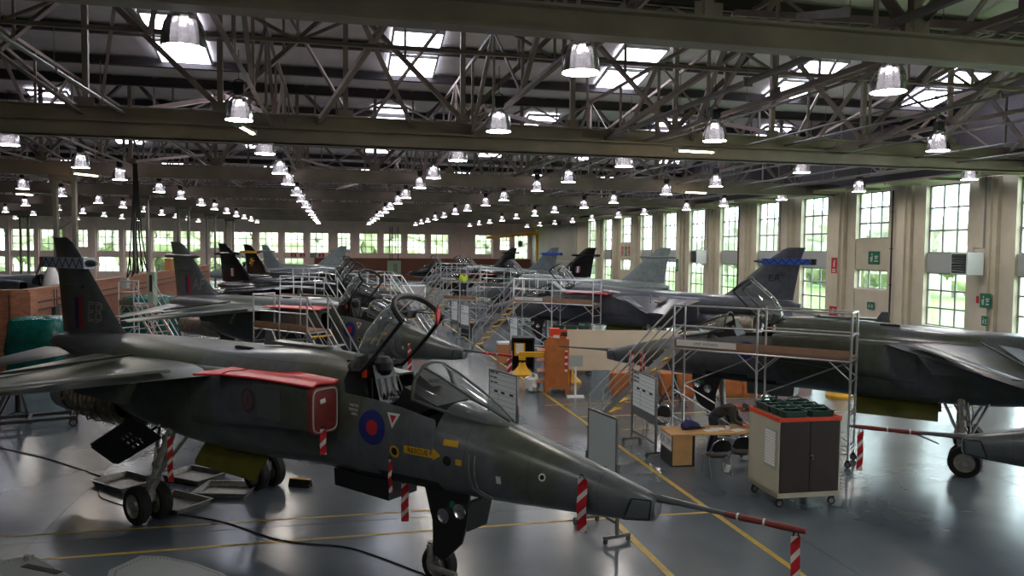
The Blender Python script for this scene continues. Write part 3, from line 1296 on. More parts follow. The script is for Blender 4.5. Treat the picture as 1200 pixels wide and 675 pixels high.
    if full:
        q = MB()
        for k in range(4):
            q.bar((4.7 + .02 * k, -.2 + .13 * k, 2.6), (4.62, -.22 + .14 * k, 2.86), .03, .01)
        q.build('harness_strap', M['purlin'], so)
        q = MB()
        q.box((4.36, -.22, 2.92), (.06, .08, .12))
        q.box((4.36, .2, 2.88), (.06, .08, .12))
        q.build('seat_handle', M['redorange'], so)
    co = MB()
    co.prism([(5.95, -.4, 2.66), (5.35, -.42, 2.86), (5.2, -.42, 2.6), (5.2, -.42, 2.3)], (0, .82, 0))
    co.prism([(5.62, -.12, 2.85), (5.34, -.14, 3.02), (5.3, -.14, 2.8)], (0, .28, 0))
    co.build('instrument_coaming', M['cockpit'], jr, smooth=0)
    # spine details
    if full:
        q = MB()
        q.box((2.6, 0, 3.19), (1.3, .22, .05))
        q.prism([(2.0, -.015, 3.14), (1.85, -.015, 3.38), (1.7, -.015, 3.38), (1.65, -.015, 3.12)], (0, .03, 0))
        q.lathe([(.09, 0), (.075, .05), (.001, .07)], 10, (3.3, 0, 3.17))
        q.build('spine_panel', pm, jr, smooth=0)
        q = MB()
        q.box((1.62, side * .35, 3.08), (.42, .16, .05), (side * .25, 0, 0))
        for k in range(3):
            q.box((1.5 + .12 * k, side * .36, 3.105), (.03, .14, .02), (side * .25, 0, 0))
        q.build('spine_vent', M['dark'], jr, smooth=0)
    # landing gear
    if gear:
        for y in (-1.2, 1.2):
            gear_leg(jr, y, y * side > 0, full)
        nl = MB()
        nl.tube((5.7, 0, 1.5), (5.62, 0, .55), .075, 10)
        nl.tube((5.62, 0, .75), (5.66, .0, .3), .05, 8)
        nl.tube((5.66, -.22, .3), (5.66, .22, .3), .04, 8)
        nl.bar((5.62, -.17, .6), (5.64, -.17, .28), .07, .05)
        nl.bar((5.62, -.17, .6), (5.62, .05, .62), .07, .06)
        nl.tube((6.5, 0, 1.45), (5.68, 0, .75), .03, 6)
        nl.tube((5.7, -.22, .3), (6.15, -.22, .3), .045, 8)
        nl.path([(5.8, -.1, 1.4), (5.72, -.14, .9), (5.7, -.12, .4)], .014, 5)
        no = nl.build('nose_leg', M['gearmetal'], jr)
        w = MB()
        w.wheel((5.66, .0, .28), .28, .2)
        w.build('wheel', [M['rubber'], M['gearmetal']], no)
        nd = MB()
        yd = side * .27
        nd.prism([(6.42, yd, 1.5), (6.38, yd, 1.1), (6.28, yd, .78), (5.98, yd, .48), (5.78, yd, .52), (5.76, yd, 1.0), (5.6, yd, 1.5)], (0, -side * .035, 0))
        nd.prism([(6.40, -.24, 1.4), (6.42, .24, 1.4), (6.34, .2, .95), (6.32, -.2, .95)], (.02, 0, 0))
        do = nd.build('nose_gear_door', M['black'], jr, smooth=0)
        for (x_, z) in ((5.98, 1.12), (6.27, 1.24)):
            hl = MB()
            hl.lathe([(.001, 0), (.075, .012), (.095, .03), (.105, .03), (.105, 0)], 16, (x_, yd + side * .004, z), mtx=Matrix.Rotation(-side * PI / 2, 3, 'X'))
            hl.build('landing_light', M['chrome'], do)
        if full:
            hl = MB()
            hl.lathe([(.001, .004), (.055, .004)], 12, (6.13, yd + side * .004, 1.30), mtx=Matrix.Rotation(-side * PI / 2, 3, 'X'))
            hl.build('green_lens', M['signgreen'], do)
        for y in (-1, 1):
            d = MB()
            pts = []
            for k in range(7):
                a = k / 6
                pts.append([V((2.3 - x_ * 1.75, y * (.35 + .28 * math.sin(a * PI * .5)), 1.42 - .55 * a + .12 * a * a)) for x_ in (0, .35, .7, 1)])
            d.loft(pts, closed=False, cap=False)
            d.loft([[p + V((0, y * .03, 0)) for p in r_] for r_ in pts], closed=False, cap=False)
            d.build('gear_bay_door', M['chromate'], jr, smooth=40)
    # strakes and belly
    q = MB()
    q.prism([(4.95, -.3, 1.42), (3.75, -.3, 1.40), (3.78, -.3, 1.14), (4.93, -.3, 1.12)], (0, .6, 0))
    q.build('ventral_fairing', M['black'] if engine else pm, jr, smooth=0)
    q = MB()
    q.prism([(-2.0, .5 * side, 1.62), (-1.2, .5 * side, 1.5), (-1.6, .5 * side, 1.12), (-2.3, .5 * side, 1.18)], (0, .04, 0))
    q.build('ventral_strake', pm, jr, smooth=0)
    # engines
    for s in (-1, 1):
        e = MB()
        ez = 1.70 if engine else 1.83
        e.lathe([(.30, -2.0), (.37, -2.3), (.39, -3.0), (.36, -3.4), (.39, -3.8), (.35, -4.35), (.31, -4.37), (.27, -3.9)], 22, (0, s * .46, ez), axis='X')
        if engine:
            random.seed(5)
            for k in range(9):
                x = -2.1 - .19 * k
                e.lathe([(.375, x), (.415, x + .01), (.415, x + .05), (.375, x + .06)], 22, (0, s * .46, ez), axis='X')
            for k in range(34):
                a = random.uniform(PI * .9, PI * 2.1) if s < 0 else random.uniform(-.4 * PI, .2 * PI)
                x = random.uniform(-3.9, -2.1)
                c = V((x, s * .46 + math.cos(a) * .43, ez + math.sin(a) * .43))
                if k % 3 == 0:
                    e.box(c, (random.uniform(.08, .26), random.uniform(.06, .14), random.uniform(.06, .16)), (a, 0, 0))
                else:
                    a2 = a + random.uniform(-.7, .7)
                    c2 = V((x + random.uniform(-.5, .5), s * .46 + math.cos(a2) * .44, ez + math.sin(a2) * .44))
                    cm = (c + c2) / 2 + V((0, math.cos(a) * .07, math.sin(a) * .07))
                    e.path([c, cm, c2], .018, 5)
            eo = e.build('engine', M['engine'], jr, smooth=40)
            nz = MB()
            nz.lathe([(.40, -4.0), (.415, -4.1), (.40, -4.5), (.36, -4.5), (.35, -4.0)], 24, (0, s * .46, ez), axis='X')
            nz.build('nozzle_ring', M['gearmetal'], eo, smooth=40)
        else:
            e.build('engine_nozzle', M['engine'] if paint != 'black' else M['black'], jr, smooth=40)
    if not engine:
        q = MB()
        q.loft([[V((x, w_ * math.cos(2 * PI * k / 20) * .95, z_ + h_ * math.sin(2 * PI * k / 20))) for k in range(20)] for x, w_, z_, h_ in ((-1.9, .93, 1.95, .45), (-2.6, .9, 1.92, .42), (-3.6, .8, 1.9, .38))])
        q.build('engine_panel', pm, jr, smooth=40)
    # markings
    if roundel:
        pair = [M['decalred'], M['decalblue']] if paint != 'black' else [M['decalred'], M['decalwhite']]
        sh = disc_shape(4.90, 2.25, (.11, .25), (0, 1))
        # subdivide by projecting rings
        decal(jr, bvh, sh[0], sh[1], pair, sh[2], side, 'roundel', 0)
    if full and side < 0:
        def tri(p, mk, nm, off=.007):
            cx_ = sum(a for a, _ in p) / len(p)
            cz_ = sum(c for _, c in p) / len(p)
            vs = [(cx_, cz_)] + p
            decal(jr, bvh, vs, [(0, 1 + k, 1 + (k + 1) % len(p)) for k in range(len(p))], M[mk], [0] * len(p), side, nm, 0, off)
        tri([(5.16, 2.50), (5.40, 2.50), (5.28, 2.29)], 'decalwhite', 'ejection_triangle')
        tri([(5.22, 2.47), (5.34, 2.47), (5.28, 2.36)], 'decalred', 'ejection_triangle', .010)
        # yellow arrow with its word
        vs, fs, ms = rect_shape(5.50, 6.0, 1.98, 2.09, 3)
        decal(jr, bvh, vs, fs, M['decalyellow'], ms, side, 'rescue_arrow', 0, .007)
        tri([(6.0, 1.95), (6.14, 2.035), (6.0, 2.12)], 'decalyellow', 'rescue_arrow')
        vs, fs, ms = text_shape('RESCUE', 5.75, 2.035, .105, side)
        decal(jr, bvh, vs, fs, M['decalblack'], ms, side, 'rescue_lettering', 0, .011)
        for (a, c, d, e) in ((6.16, 6.40, 2.18, 2.26), (6.38, 6.48, 1.95, 2.03)):
            vs, fs, ms = rect_shape(a, c, d, e, 2)
            decal(jr, bvh, vs, fs, M['decalyellow'], ms, side, 'caution_plate', 0, .007)
        sh = disc_shape(5.32, 1.97, (.055, .09), (1, 0), 14)
        decal(jr, bvh, sh[0], sh[1], [M['decalyellow'], M['decalblack']], sh[2], side, 'fuel_cap_mark', 0)
        sh = disc_shape(6.24, 1.98, (.07,), (0,), 12)
        decal(jr, bvh, sh[0], sh[1], [M['dark']], sh[2], side, 'static_port', 0)
        vs, fs, ms = rect_shape(7.0, 7.07, 1.80, 1.90, 1)
        decal(jr, bvh, vs, fs, M['decalwhite'], ms, side, 'data_plate', 0)
        sh = disc_shape(7.65, 1.98, (.03, .05), (1, 0), 12)
        decal(jr, bvh, sh[0], sh[1], [M['decalwhite'], M['dark']], sh[2], side, 'inspection_port', 0)
        for (a, z) in ((4.32, 2.52), (4.32, 2.46), (4.35, 2.40)):
            vs, fs, ms = text_shape('TRESTLE' if z > 2.45 else 'HERE', a + .2, z, .05, side)
            decal(jr, bvh, vs, fs, M['decalwhite'], ms, side, 'stencil_lettering', 0)
        # cooling pipe on the side near the nose gear
        q = MB()
        hitp = lambda s_, z_: (bvh.ray_cast(V((s_, side * 3, z_)), V((0, -side, 0)), 6)[0] or V((s_, side * .6, z_))) + V((0, side * .012, 0))
        q.path([hitp(6.60, z) for z in (2.12, 1.95, 1.8, 1.65)] + [hitp(6.68, 1.56), hitp(6.78, 1.5)], .012, 5)
        q.path([hitp(6.68, z) for z in (2.12, 1.95, 1.8, 1.65)] + [hitp(6.74, 1.6), hitp(6.84, 1.54)], .012, 5)
        q.build('drain_pipe', M['gearmetal'], jr)
        # squadron badge on the intake
        tb = MB()
        y = side * 1.122
        for r0, r1, mi in ((0, .15, 1), (.165, .19, 0)):
            for k in range(16):
                a, c = 2 * PI * k / 16, 2 * PI * (k + 1) / 16
                tb.add([(2.75 + r0 * .8 * math.cos(a), y + side * .004, 2.46 + r0 * math.sin(a)), (2.75 + r1 * .8 * math.cos(a), y + side * .004, 2.46 + r1 * math.sin(a)),
                        (2.75 + r1 * .8 * math.cos(c), y + side * .004, 2.46 + r1 * math.sin(c)), (2.75 + r0 * .8 * math.cos(c), y + side * .004, 2.46 + r0 * math.sin(c))], [(0, 1, 2, 3)], mi)
        tb.box((2.75, y + side * .006, 2.46), (.05, .004, .13), mi=0)
        tb.build('squadron_badge', [M['redcloth'], M['alud']], jr, smooth=0)
        tb = MB()
        tb.box((3.25, side * 1.122, 2.46), (.55, .01, .46))
        tb.build('access_panel', PAINT['greyblue'] if 0 else M['alud'], jr, smooth=0)
    return jr, bvh


def jl(jpos, h, s, y, z):
    c, n = math.cos(h), math.sin(h)
    return V((jpos[0] + c * s - n * y, jpos[1] + n * s + c * y, z))


HL, HR = R(-48.7), R(135)
L1 = (-2.3, 15.1)
JL = [(-2.3, 15.1), (-2.4, 28.5), (-2.5, 41.9), (-2.6, 55.0), (-2.6, 69.0)]
JR = [(16.45, 4.26), (14.1, 14.8), (13.9, 31.9), (15.0, 47.0), (13.7, 56.8), (15.2, 71.5), (14.6, 85.5)]
jet('L1', JL[0], HL, 'camo', 'grey-green camouflaged jet lettered EB with red covers and its engine bared', letters='EB', band='bandw', engine=True, flash=['decalred', 'decalblue'])
jet('L2', JL[1], HL, 'camo', 'camouflaged jet lettered AF, parked directly behind the one lettered EB', letters='AF', flash=['decalred', 'decalblue'])
jet('L3', JL[2], HL, 'black', 'black jet with a tricolour fin flash, parked behind the AF jet', letters='', flash=['decalred', 'decalwhite', 'decalblue'], full=False)
jet('L4', JL[3], HL, 'black', 'black jet with a yellow emblem on its fin, behind the tricolour black jet', letters='', full=False)
jet('L5', JL[4], HL, 'greyblue', 'blue-grey jet parked last in the brick-partition row, nose to the aisle', letters='', full=False)
HR0 = R(138.8)
jet('R0', JR[0], HR0, 'camo2', 'green jet of which only nose and long red-tipped probe show beside the cabinet', letters='', side=1)
jet('R1', JR[1], HR, 'camo2', 'dark green jet with open canopy behind the big scaffold stand and desk', letters='', side=1)
jet('R2', JR[2], HR, 'dark', 'dark grey jet lettered EA with a blue cover across its fin', letters='EA', band='blue', side=1, full=False)
jet('R3', JR[3], HR, 'grey', 'pale grey jet with a plain fin, between the EA jet and a black one', letters='', side=1, full=False)
jet('R4', JR[4], HR, 'black', 'black jet with letter L and tricolour on its fin, window-side row', letters='L', flash=['decalblue', 'decalwhite', 'decalred'], side=1, full=False)
jet('R5', JR[5], HR, 'greyblue', 'blue-grey jet with blue fin cover near the sliding door panels', letters='', band='blue', side=1, full=False)
jet('R6', JR[6], HR, 'black', 'black jet furthest down the window-side row before the brick end wall', letters='', side=1, full=False)
jet('B1', (-18.6, 50.2), HL, 'greyblue', 'grey jet with open canopy standing behind the brick partition', letters='', side=-1, full=False)
jet('B2', (-5.0, 84.5), R(172), 'grey', 'grey jet with large swept fin in front of the brick-footed end wall', letters='', side=1, full=False)

# things tied to the near jets ------------------------------------
def streamer(p, length, label, w=.07, group=None, rz=0.0, hook=True):
    """red and white flag tape hanging down from p"""
    r = empty('warning_streamer', p, rz, label, 'warning flag', group)
    b = MB()
    n = 8
    pts = []
    for k in range(n + 1):
        z = -.05 - (length - .05) * k / n
        x = .012 * math.sin(k * 1.1)
        pts.append((x, z))
    for (x0, z0), (x1, z1) in zip(pts, pts[1:]):
        b.add([(x0, -w, z0), (x0, w, z0), (x1, w, z1), (x1, -w, z1), (x0 + .006, -w, z0), (x0 + .006, w, z0), (x1 + .006, w, z1), (x1 + .006, -w, z1)],
              [(0, 1, 2, 3), (7, 6, 5, 4), (0, 4, 5, 1), (2, 6, 7, 3), (1, 5, 6, 2), (0, 3, 7, 4)])
    b.build('tape', M['tape'], r, smooth=0)
    h = MB()
    h.path([(0, -.03, -.05), (0, -.02, -.01), (0, 0, 0), (0, .02, -.01), (0, .03, -.05)], .008, 5)
    h.build('cord', M['black'], r)
    return r


cr = YAW  # streamers face the camera side
fz = -YAW + PI / 2
streamer(jl(L1, HL, 10.62, 0, 1.86), .75, 'red-white tape hanging from the probe tip of the EB jet', .05, rz=fz)
streamer(jl(L1, HL, 8.22, -.36, 2.12), .70, 'red-white tape on the upper nose side of the EB jet', .065, rz=HL + PI / 2)
streamer(jl(L1, HL, 5.02, -.05, 1.38), .62, 'red-white tape hanging below the EB jet belly beside the nose wheel', .055, rz=fz)
streamer(jl(L1, HL, 5.34, -.68, 1.93), .52, 'thin red-white tape under the yellow ringed mark on the EB jet', .03, rz=HL + PI / 2)
streamer(jl(L1, HL, 4.27, -.95, 2.25), .42, 'short red tape hanging from the intake cover of the EB jet', .045, rz=fz)
streamer(jl(L1, HL, .32, -.98, 1.55), .85, 'red-white tape wound down the main wheel leg of the EB jet', .05, rz=fz)
streamer(jl(L1, HL, 8.1, .42, 2.02), .5, 'red flag on the far cheek of the EB jet nose', .05, rz=fz)
L2 = JL[1]
streamer(jl(L2, HL, 10.62, 0, 1.86), .62, 'red-white tape hanging from the probe tip of the AF jet', .07, rz=fz)
streamer(jl(L2, HL, 7.3, -.43, 2.05), .85, 'red-white tape hanging from the AF jet nose, seen through the open canopy', .06, rz=fz)
R1 = JR[1]
streamer(jl(R1, HR, 8.15, .38, 2.05), .75, 'red-white tape on the nose of the jet by the cream board, first of two', .07, rz=fz)
streamer(jl(R1, HR, 7.8, .42, 2.05), .75, 'red-white tape on the nose of the jet by the cream board, next to the stairs', .07, rz=fz)
R0 = JR[0]
streamer(jl(R0, HR0, 10.5, 0, 1.86), .72, 'red-white tape hanging from the low probe beside the beige cabinet', .05, rz=fz)
streamer(jl(R0, HR0, 8.0, .42, 1.95), .55, 'red-white tape on the jet nose cut by the picture edge', .05, rz=fz)
for (J, h, a, c, lab) in ((JL[0], HL, 9.85, 10.72, 'dull red sleeve over the probe tip of the EB jet'), (JL[1], HL, 9.7, 10.72, 'bright red sleeve over the probe tip of the AF jet'), (JR[0], HR0, 9.6, 10.6, 'dark red sleeve over the probe beside the beige cabinet')):
    b = MB()
    pts = [V((a + (c - a) * k / 6, 0, 1.885)) for k in range(7)]
    b.path(pts, [.03, .036, .036, .03, .038, .036, .03], 10)
    r = empty('probe_cover', (J[0], J[1], 0), h, lab, 'probe cover')
    b.build('sleeve', M['redcloth'] if J is not JL[1] else M['red'], r)
    t = MB()
    for k in (1, 3):
        t.lathe([(.04, -.012), (.044, 0), (.04, .012)], 10, pts[k], axis='X')
    t.build('binding', M['decalwhite'], r)
# red wing-root cover and intake cover
r = empty('wing_cover', (L1[0], L1[1], 0), HL, 'red padded cover lying over the intake top of the EB jet', 'cover')
b = MB()
top = []
for s_, y0, y1 in ((4.22, .62, 1.10), (3.7, .58, 1.12), (3.0, .56, 1.16), (2.3, .56, 1.26), (1.9, .6, 1.5)):
    top.append([V((s_, -(y0 + (y1 - y0) * k / 6), 2.855 + .015 * math.sin(k * .8 + s_) - (.03 if k == 6 else 0) + (.03 if k == 0 else 0))) for k in range(7)])
b.loft(top, closed=False, cap=False)
b.loft([[p - V((0, 0, .03)) for p in t_] for t_ in top], closed=False, cap=False)
for t_ in (top[0], top[-1], [t[-1] for t in top]):
    b.path([p - V((0, 0, .015)) for p in t_], .017, 5)
b.build('pad', M['red'], r, smooth=50)
b = MB()
b.path([p + V((0, 0, .006)) for p in top[3]], .008, 4)
b.build('seam', M['redcloth'], r)
for (J, h, lab, s) in ((JL[0], HL, 'worn red square cover closing the engine intake of the EB jet', -1),):
    r = empty('intake_cover', (J[0], J[1], 0), h, lab, 'intake cover')
    b = MB()
    ring = []
    for x, k2 in ((4.23, .94), (4.23, 1.04), (4.14, 1.07)):
        rg = []
        for k in range(24):
            a = 2 * PI * k / 24
            ca, sa = math.cos(a), math.sin(a)
            rg.append(V((x, s * (.88 + .235 * k2 * math.copysign(abs(ca) ** .35, ca)), 2.46 + .33 * k2 * math.copysign(abs(sa) ** .35, sa))))
        ring.append(rg)
    b.loft(ring, cap=True)
    b.build('pad', M['redcloth'], r, smooth=40)
    b = MB()
    b.path([p + V((.008, 0, 0)) for p in ring[0]], .013, 5, closed=True)
    b.build('piping', M['steelbox'], r)
    b = MB()
    b.box((4.245, s * .93, 2.60), (.012, .09, .06), (.2, 0, 0))
    b.build('tag', M['paper'], r, smooth=0)
for (J, h, sd, lab) in ((JL[1], HL, -1, 'red pad lying along the intake of the AF jet, seen through the stand'), (JR[2], HR, 1, 'red pad on the intake of the dark grey EA jet, past its scaffold'), (JR[4], HR, 1, 'dull red pad on the black window-side jet lettered L')):
    r = empty('wing_cover', (J[0], J[1], 0), h, lab, 'cover')
    b = MB()
    tp = [[V((s_, sd * (y0 + (y1 - y0) * k / 6), 2.885 - (.03 if k == 6 else 0) + (.03 if k == 0 else 0))) for k in range(7)] for s_, y0, y1 in ((4.1, .60, 1.12), (3.0, .56, 1.18), (2.2, .56, 1.3), (1.8, .6, 1.5))]
    b.loft(tp, closed=False, cap=False)
    b.loft([[p - V((0, 0, .03)) for p in t_] for t_ in tp], closed=False, cap=False)
    b.path([t[-1] - V((0, 0, .015)) for t in tp], .017, 5)
    b.build('pad', M['red'], r, smooth=50)
b = MB()
r = empty('canopy_tag', jl(L1, HL, 5.35, .28, 3.98), HL, 'small red pennant hanging inside the open canopy of the EB jet', 'pennant')
b.prism([(0, 0, .0), (.02, -.07, -.14), (.0, -.02, -.30), (-.02, .06, -.16)], (.02, .01, 0))
b.build('pennant', M['red'], r, smooth=0)
b = MB()
b.tube((0, 0, 0), (0, 0, .12), .004, 4)
b.build('string', M['white'], r)
# yellow emblem on the fin of the fourth jet, part of that jet
jj = [o for o in bpy.data.objects if o.get('label', '').startswith('black jet with a yellow emblem')][0]
b = MB()
for sx_ in (-1, 1):
    y = sx_ * .12
    for k in range(4):
        a = PI * k / 4 + .3
        b.bar((-5.0 - .3 * math.cos(a), y, 3.7 - .34 * math.sin(a)), (-5.0 + .3 * math.cos(a), y, 3.7 + .34 * math.sin(a)), .02, .05)
b.bb(-6.35, -4.5, -.13, .13, 4.33, 4.5)
b.build('fin_emblem', M['decalyellow'], jj, smooth=0)

# lowered perforated panel under the EB jet, a part hinged to it
jj = [o for o in bpy.data.objects if o.get('label', '').startswith('grey-green camouflaged jet')][0]


def airbrake():
    b = MB()
    e1 = V((-1.25, -.05, -.62)).normalized()      # length
    e2 = V((-.02, -.55, .72))
    e2 = (e2 - e1 * e2.dot(e1)).normalized()
    nn = e1.cross(e2)
    o = V((.05, -1.0, 1.42))
    L, W = 1.6, .62
    holes = [(.46 + .14 * i, .13 + .12 * j) for i in range(3) for j in range(3)]
    # plate as a grid with cells left out for the holes
    xs = [0, .05]
    for i in range(3):
        xs += [.42 + .14 * i, .50 + .14 * i]
    xs += [L - .06, L]
    ys = [0]
    for j in range(3):
        ys += [.10 + .12 * j, .165 + .12 * j]
    ys += [W]
    for i in range(len(xs) - 1):
        for j in range(len(ys) - 1):
            if i in (2, 4, 6) and j in (1, 3, 5):
                continue
            x0, x1, y0, y1 = xs[i], xs[i + 1], ys[j], ys[j + 1]
            if i == len(xs) - 2:
                y0 = max(y0, .05) if j == 0 else y0
                y1 = min(y1, W - .05) if j == len(ys) - 2 else y1
            b.prism([o + e1 * x0 + e2 * y0, o + e1 * x1 + e2 * y0, o + e1 * x1 + e2 * y1, o + e1 * x0 + e2 * y1], nn * .035)
    a = b.build('airbrake', M['black'], jj, smooth=0)
    c = MB()
    c.tube(o + e2 * .2 + e1 * .4, V((-.1, -.8, 1.7)), .03, 8)
    c.build('airbrake_ram', M['chrome'], a)


airbrake()
# ------------------------------------------------------------------ lamps
def make_lamp():
    r = empty('high_bay_lamp', (0, 0, 0), 0, 'x', 'lamp')
    s = MB()
    prof = [(.12, .56), (.175, .54), (.24, .48), (.292, .38), (.325, .25), (.345, .1), (.352, 0)]
    n = 28
    vs = []
    for rr, z in prof:
        for k in range(n):
            q = rr * (1.0 if k % 2 else .965)
            vs.append((q * math.cos(2 * PI * k / n), q * math.sin(2 * PI * k / n), z))
    s.add(vs, [(i * n + k, i * n + (k + 1) % n, (i + 1) * n + (k + 1) % n, (i + 1) * n + k) for i in range(len(prof) - 1) for k in range(n)])
    s.add([(.12 * math.cos(2 * PI * k / n), .12 * math.sin(2 * PI * k / n), .56) for k in range(n)], [tuple(range(n))])
    s.lathe([(.345, 0), (.352, -.012), (.335, -.012), (.335, .01)], n)
    s.build('reflector', M['lampalu'], r, smooth=20)
    g = MB()
    g.lathe([(.001, .035), (.2, .02), (.33, .006)], 24)
    g.build('lens', M['lamp_on'], r)
    h = MB()
    h.box((0, 0, .76), (.25, .2, .24))
    h.tube((0, 0, .6), (0, 0, .66), .1, 12)
    h.path([(-.12, 0, .88), (-.1, 0, .98), (0, 0, 1.02), (.1, 0, .98), (.12, 0, .88)], .014, 5)
    h.build('control_gear', M['black'], r, smooth=0)
    c = MB()
    c.tube((0, 0, 1.02), (0, 0, 1.75), .01, 4)
    c.build('suspension_wire', M['black'], r, smooth=0)
    return r


ORD = 'first second third fourth fifth sixth seventh eighth ninth tenth eleventh twelfth thirteenth fourteenth fifteenth'.split()
lamp = make_lamp()
km = kid_map()
first = True
rows = ['row along the window wall', 'second row in from the window wall', 'third row in from the window wall', 'fourth row in from the window wall', 'fifth row in from the window wall',
        'sixth row in from the window wall', 'seventh row in from the window wall', 'eighth row in from the window wall', 'ninth row in from the window wall', 'tenth row in from the window wall']
for i, u in enumerate(LU):
    cnt = 0
    for k in range(14):
        v = 13.5 + 7.25 * k + (.4 if abs(u - 26.7) < .1 else 0)
        z = 8.0
        if min(abs(v - g) for g in GV) < .8:
            g = min(GV, key=lambda q: abs(v - q))
            v = g - .85
        if not in_frame((u, v, z), 10) or v > 112:
            continue
        if cnt >= 14:
            continue
        lab = 'lit domed lamp, %s down the hall in the %s' % (ORD[cnt], rows[i])
        cnt += 1
        if first:
            lamp.location = (u, v, z)
            lamp['label'] = lab
            lamp['group'] = 'high-bay lamps under the roof'
            first = False
        else:
            copy_tree(lamp, (u, v, z), 0, lab, 'high-bay lamps under the roof', km)

for i, (px, py, z, a, lab) in enumerate([(288, 153, 8.1, 1.4, 'warm tube light under the big girder above the AF jet'), (100, 205, 8.1, 1.0, 'warm tube light between the hanging lamps over the brick partition'),
                                         (28, 228, 8.1, 1.1, 'small warm tube light at the far side over the brick partition'), (815, 178, 8.15, .05, 'long tube light below the girder over the desk and scaffold stand'),
                                         (815, 226, 8.1, .05, 'tube light over the grey window-side jet tails')]):
    p = P(px, py, z)
    r = empty('tube_light', p, a, lab, 'light')
    b = MB()
    b.box((0, 0, .06), (1.35, .16, .06))
    b.tube((-.5, 0, .1), (-.5, 0, .8), .008, 4)
    b.tube((.5, 0, .1), (.5, 0, .8), .008, 4)
    b.box((-.72, 0, .05), (.12, .2, .14))
    b.box((.72, 0, .05), (.12, .2, .14))
    b.build('batten', M['steelbox'], r, smooth=0)
    b = MB()
    b.tube((-.62, -.03, 0), (.62, -.03, 0), .03, 8)
    b.build('tube', M['tube_on'], r)


# ------------------------------------------------------------------ access stands
def stand(loc, rz, L, W, dz, sgn, label, stairlen=2.3, wood=True, sign=True, steps=8):
    """deck from x=0..L, outer side y=0, inner side y=-sgn*W; stairs run down beyond x=L"""
    r = empty('access_stand', loc, rz, label, 'scaffold')
    yo, yi = 0, -sgn * W
    nb = 2 if L > 2 else 1
    xs = [L * k / nb for k in range(nb + 1)]
    for x in xs:
        for y in (yo, yi):
            b = MB()
            b.tube((x, y, .16), (x, y, dz + 1.02), .027, 8)
            if y == yo or x == 0:
                z = .4
                while z < dz + .9:
                    b.tube((x, y, z), (x, y, z + .05), .036, 8)
                    z += .5
            b.build('post', M['alu'], r)
            c = MB()
            c.wheel((x, y, .075), .075, .04)
            c.box((x, y, .15), (.07, .06, .05))
            c.build('caster', [M['rubber'], M['alud']], r)
    b = MB()
    for y in (yo, yi):
        b.tube((0, y, .3), (L, y, .3), .024, 6)
        b.tube((0, y, dz - .08), (L, y, dz - .08), .024, 6)
        for a, c in zip(xs, xs[1:]):
            b.tube((a, y, .35), (c, y, dz * .55), .02, 6)
            b.tube((c, y, dz * .55), (a, y, dz - .12), .02, 6) if y == yi else None
            b.tube((a, y, dz - .5), (a + .45, y, dz - .1), .016, 6)
            b.tube((c, y, dz - .5), (c - .45, y, dz - .1), .016, 6)
    for x in xs:
        b.tube((x, yo, .3), (x, yi, .3), .024, 6)
        b.tube((x, yo, dz - .08), (x, yi, dz - .08), .024, 6)
        b.tube((x, yo, dz * .5), (x, yi, dz * .5), .02, 6)
    for k in range(6):
        z = .4 + k * (dz / 6.5)
        b.tube((0, yo, z), (0, yi, z), .016, 6)
    b.build('brace', M['alu'], r)
    b = MB()
    for h in (.5, 1.0):
        b.tube((0, yo, dz + h), (L, yo, dz + h), .024, 6)
        b.tube((0, yo, dz + h), (0, yi, dz + h), .024, 6)
        if L > 3:
            b.tube((0, yi, dz + h), (L * .5, yi, dz + h), .02, 6)
    b.build('guard_rail', M['alu'], r)
    b = MB()
    b.bb(0, L, min(yo, yi), max(yo, yi), dz - .05, dz)
    b.bb(0, L, yo - .012, yo + .012, dz, dz + .16)
    b.build('deck', M['deck'] if wood else M['alud'], r, smooth=0)
    if sign:
        b = MB()
        b.bb(L * .62, L * .98, yo + sgn * .014, yo + sgn * .03, dz - .0, dz + .15)
        so = b.build('name_board', M['white'], r, smooth=0)
        b = MB()
        vs, fs = text_mesh('UNIT 34-5-6023', .09)
        k = -1 if sgn > 0 else 1
        b.add([(L * .8 + k * v.x, yo + sgn * .034, dz + .075 + v.y) for v in vs], fs)
        b.build('lettering', M['decalblack'], so, smooth=0)
    # stairs
    if stairlen:
        st = MB()
        H = dz
        for y in (yo, yi):
            st.bar((L, y, H - .03), (L + stairlen, y, .08), .05, .12)
        o = st.build('stair', M['alu'], r, smooth=0)
        t = MB()
        for k in range(steps):
            f = (k + .6) / (steps + .3)
            t.bb(L + stairlen * f - .1, L + stairlen * f + .1, min(yo, yi) + .03, max(yo, yi) - .03, H * (1 - f), H * (1 - f) + .035)
        t.build('tread', M['yellow'] if wood else M['deck'], o, smooth=0)
        h = MB()
        for y in (yo, yi):
            h.tube((L, y, H + 1.0), (L + stairlen, y, .95), .024, 6)
            h.tube((L, y, H + .5), (L + stairlen, y, .5), .02, 6)
            h.tube((L + stairlen, y, .08), (L + stairlen, y, .97), .024, 6)
            h.tube((L + stairlen * .5, y, H * .5), (L + stairlen * .5, y, H * .5 + .98), .02, 6)
            h.tube((L + .5, y, H * .8), (L, y, .9), .018, 6)
            h.tube((L + stairlen * .55, y, H * .42), (L, y, .35), .018, 6)
        h.build('handrail', M['alu'], o)
        for y in (yo, yi):
            c = MB()
            c.wheel((L + stairlen, y, .07), .07, .04)
            c.build('caster', [M['rubber'], M['alud']], o)
    return r


def stand_at(J, h, s0, lat, L, W, dz, sgn, label, **k):
    p = jl(J, h, s0, lat, 0)
    return stand(p, h, L, W, dz, sgn, label, **k)


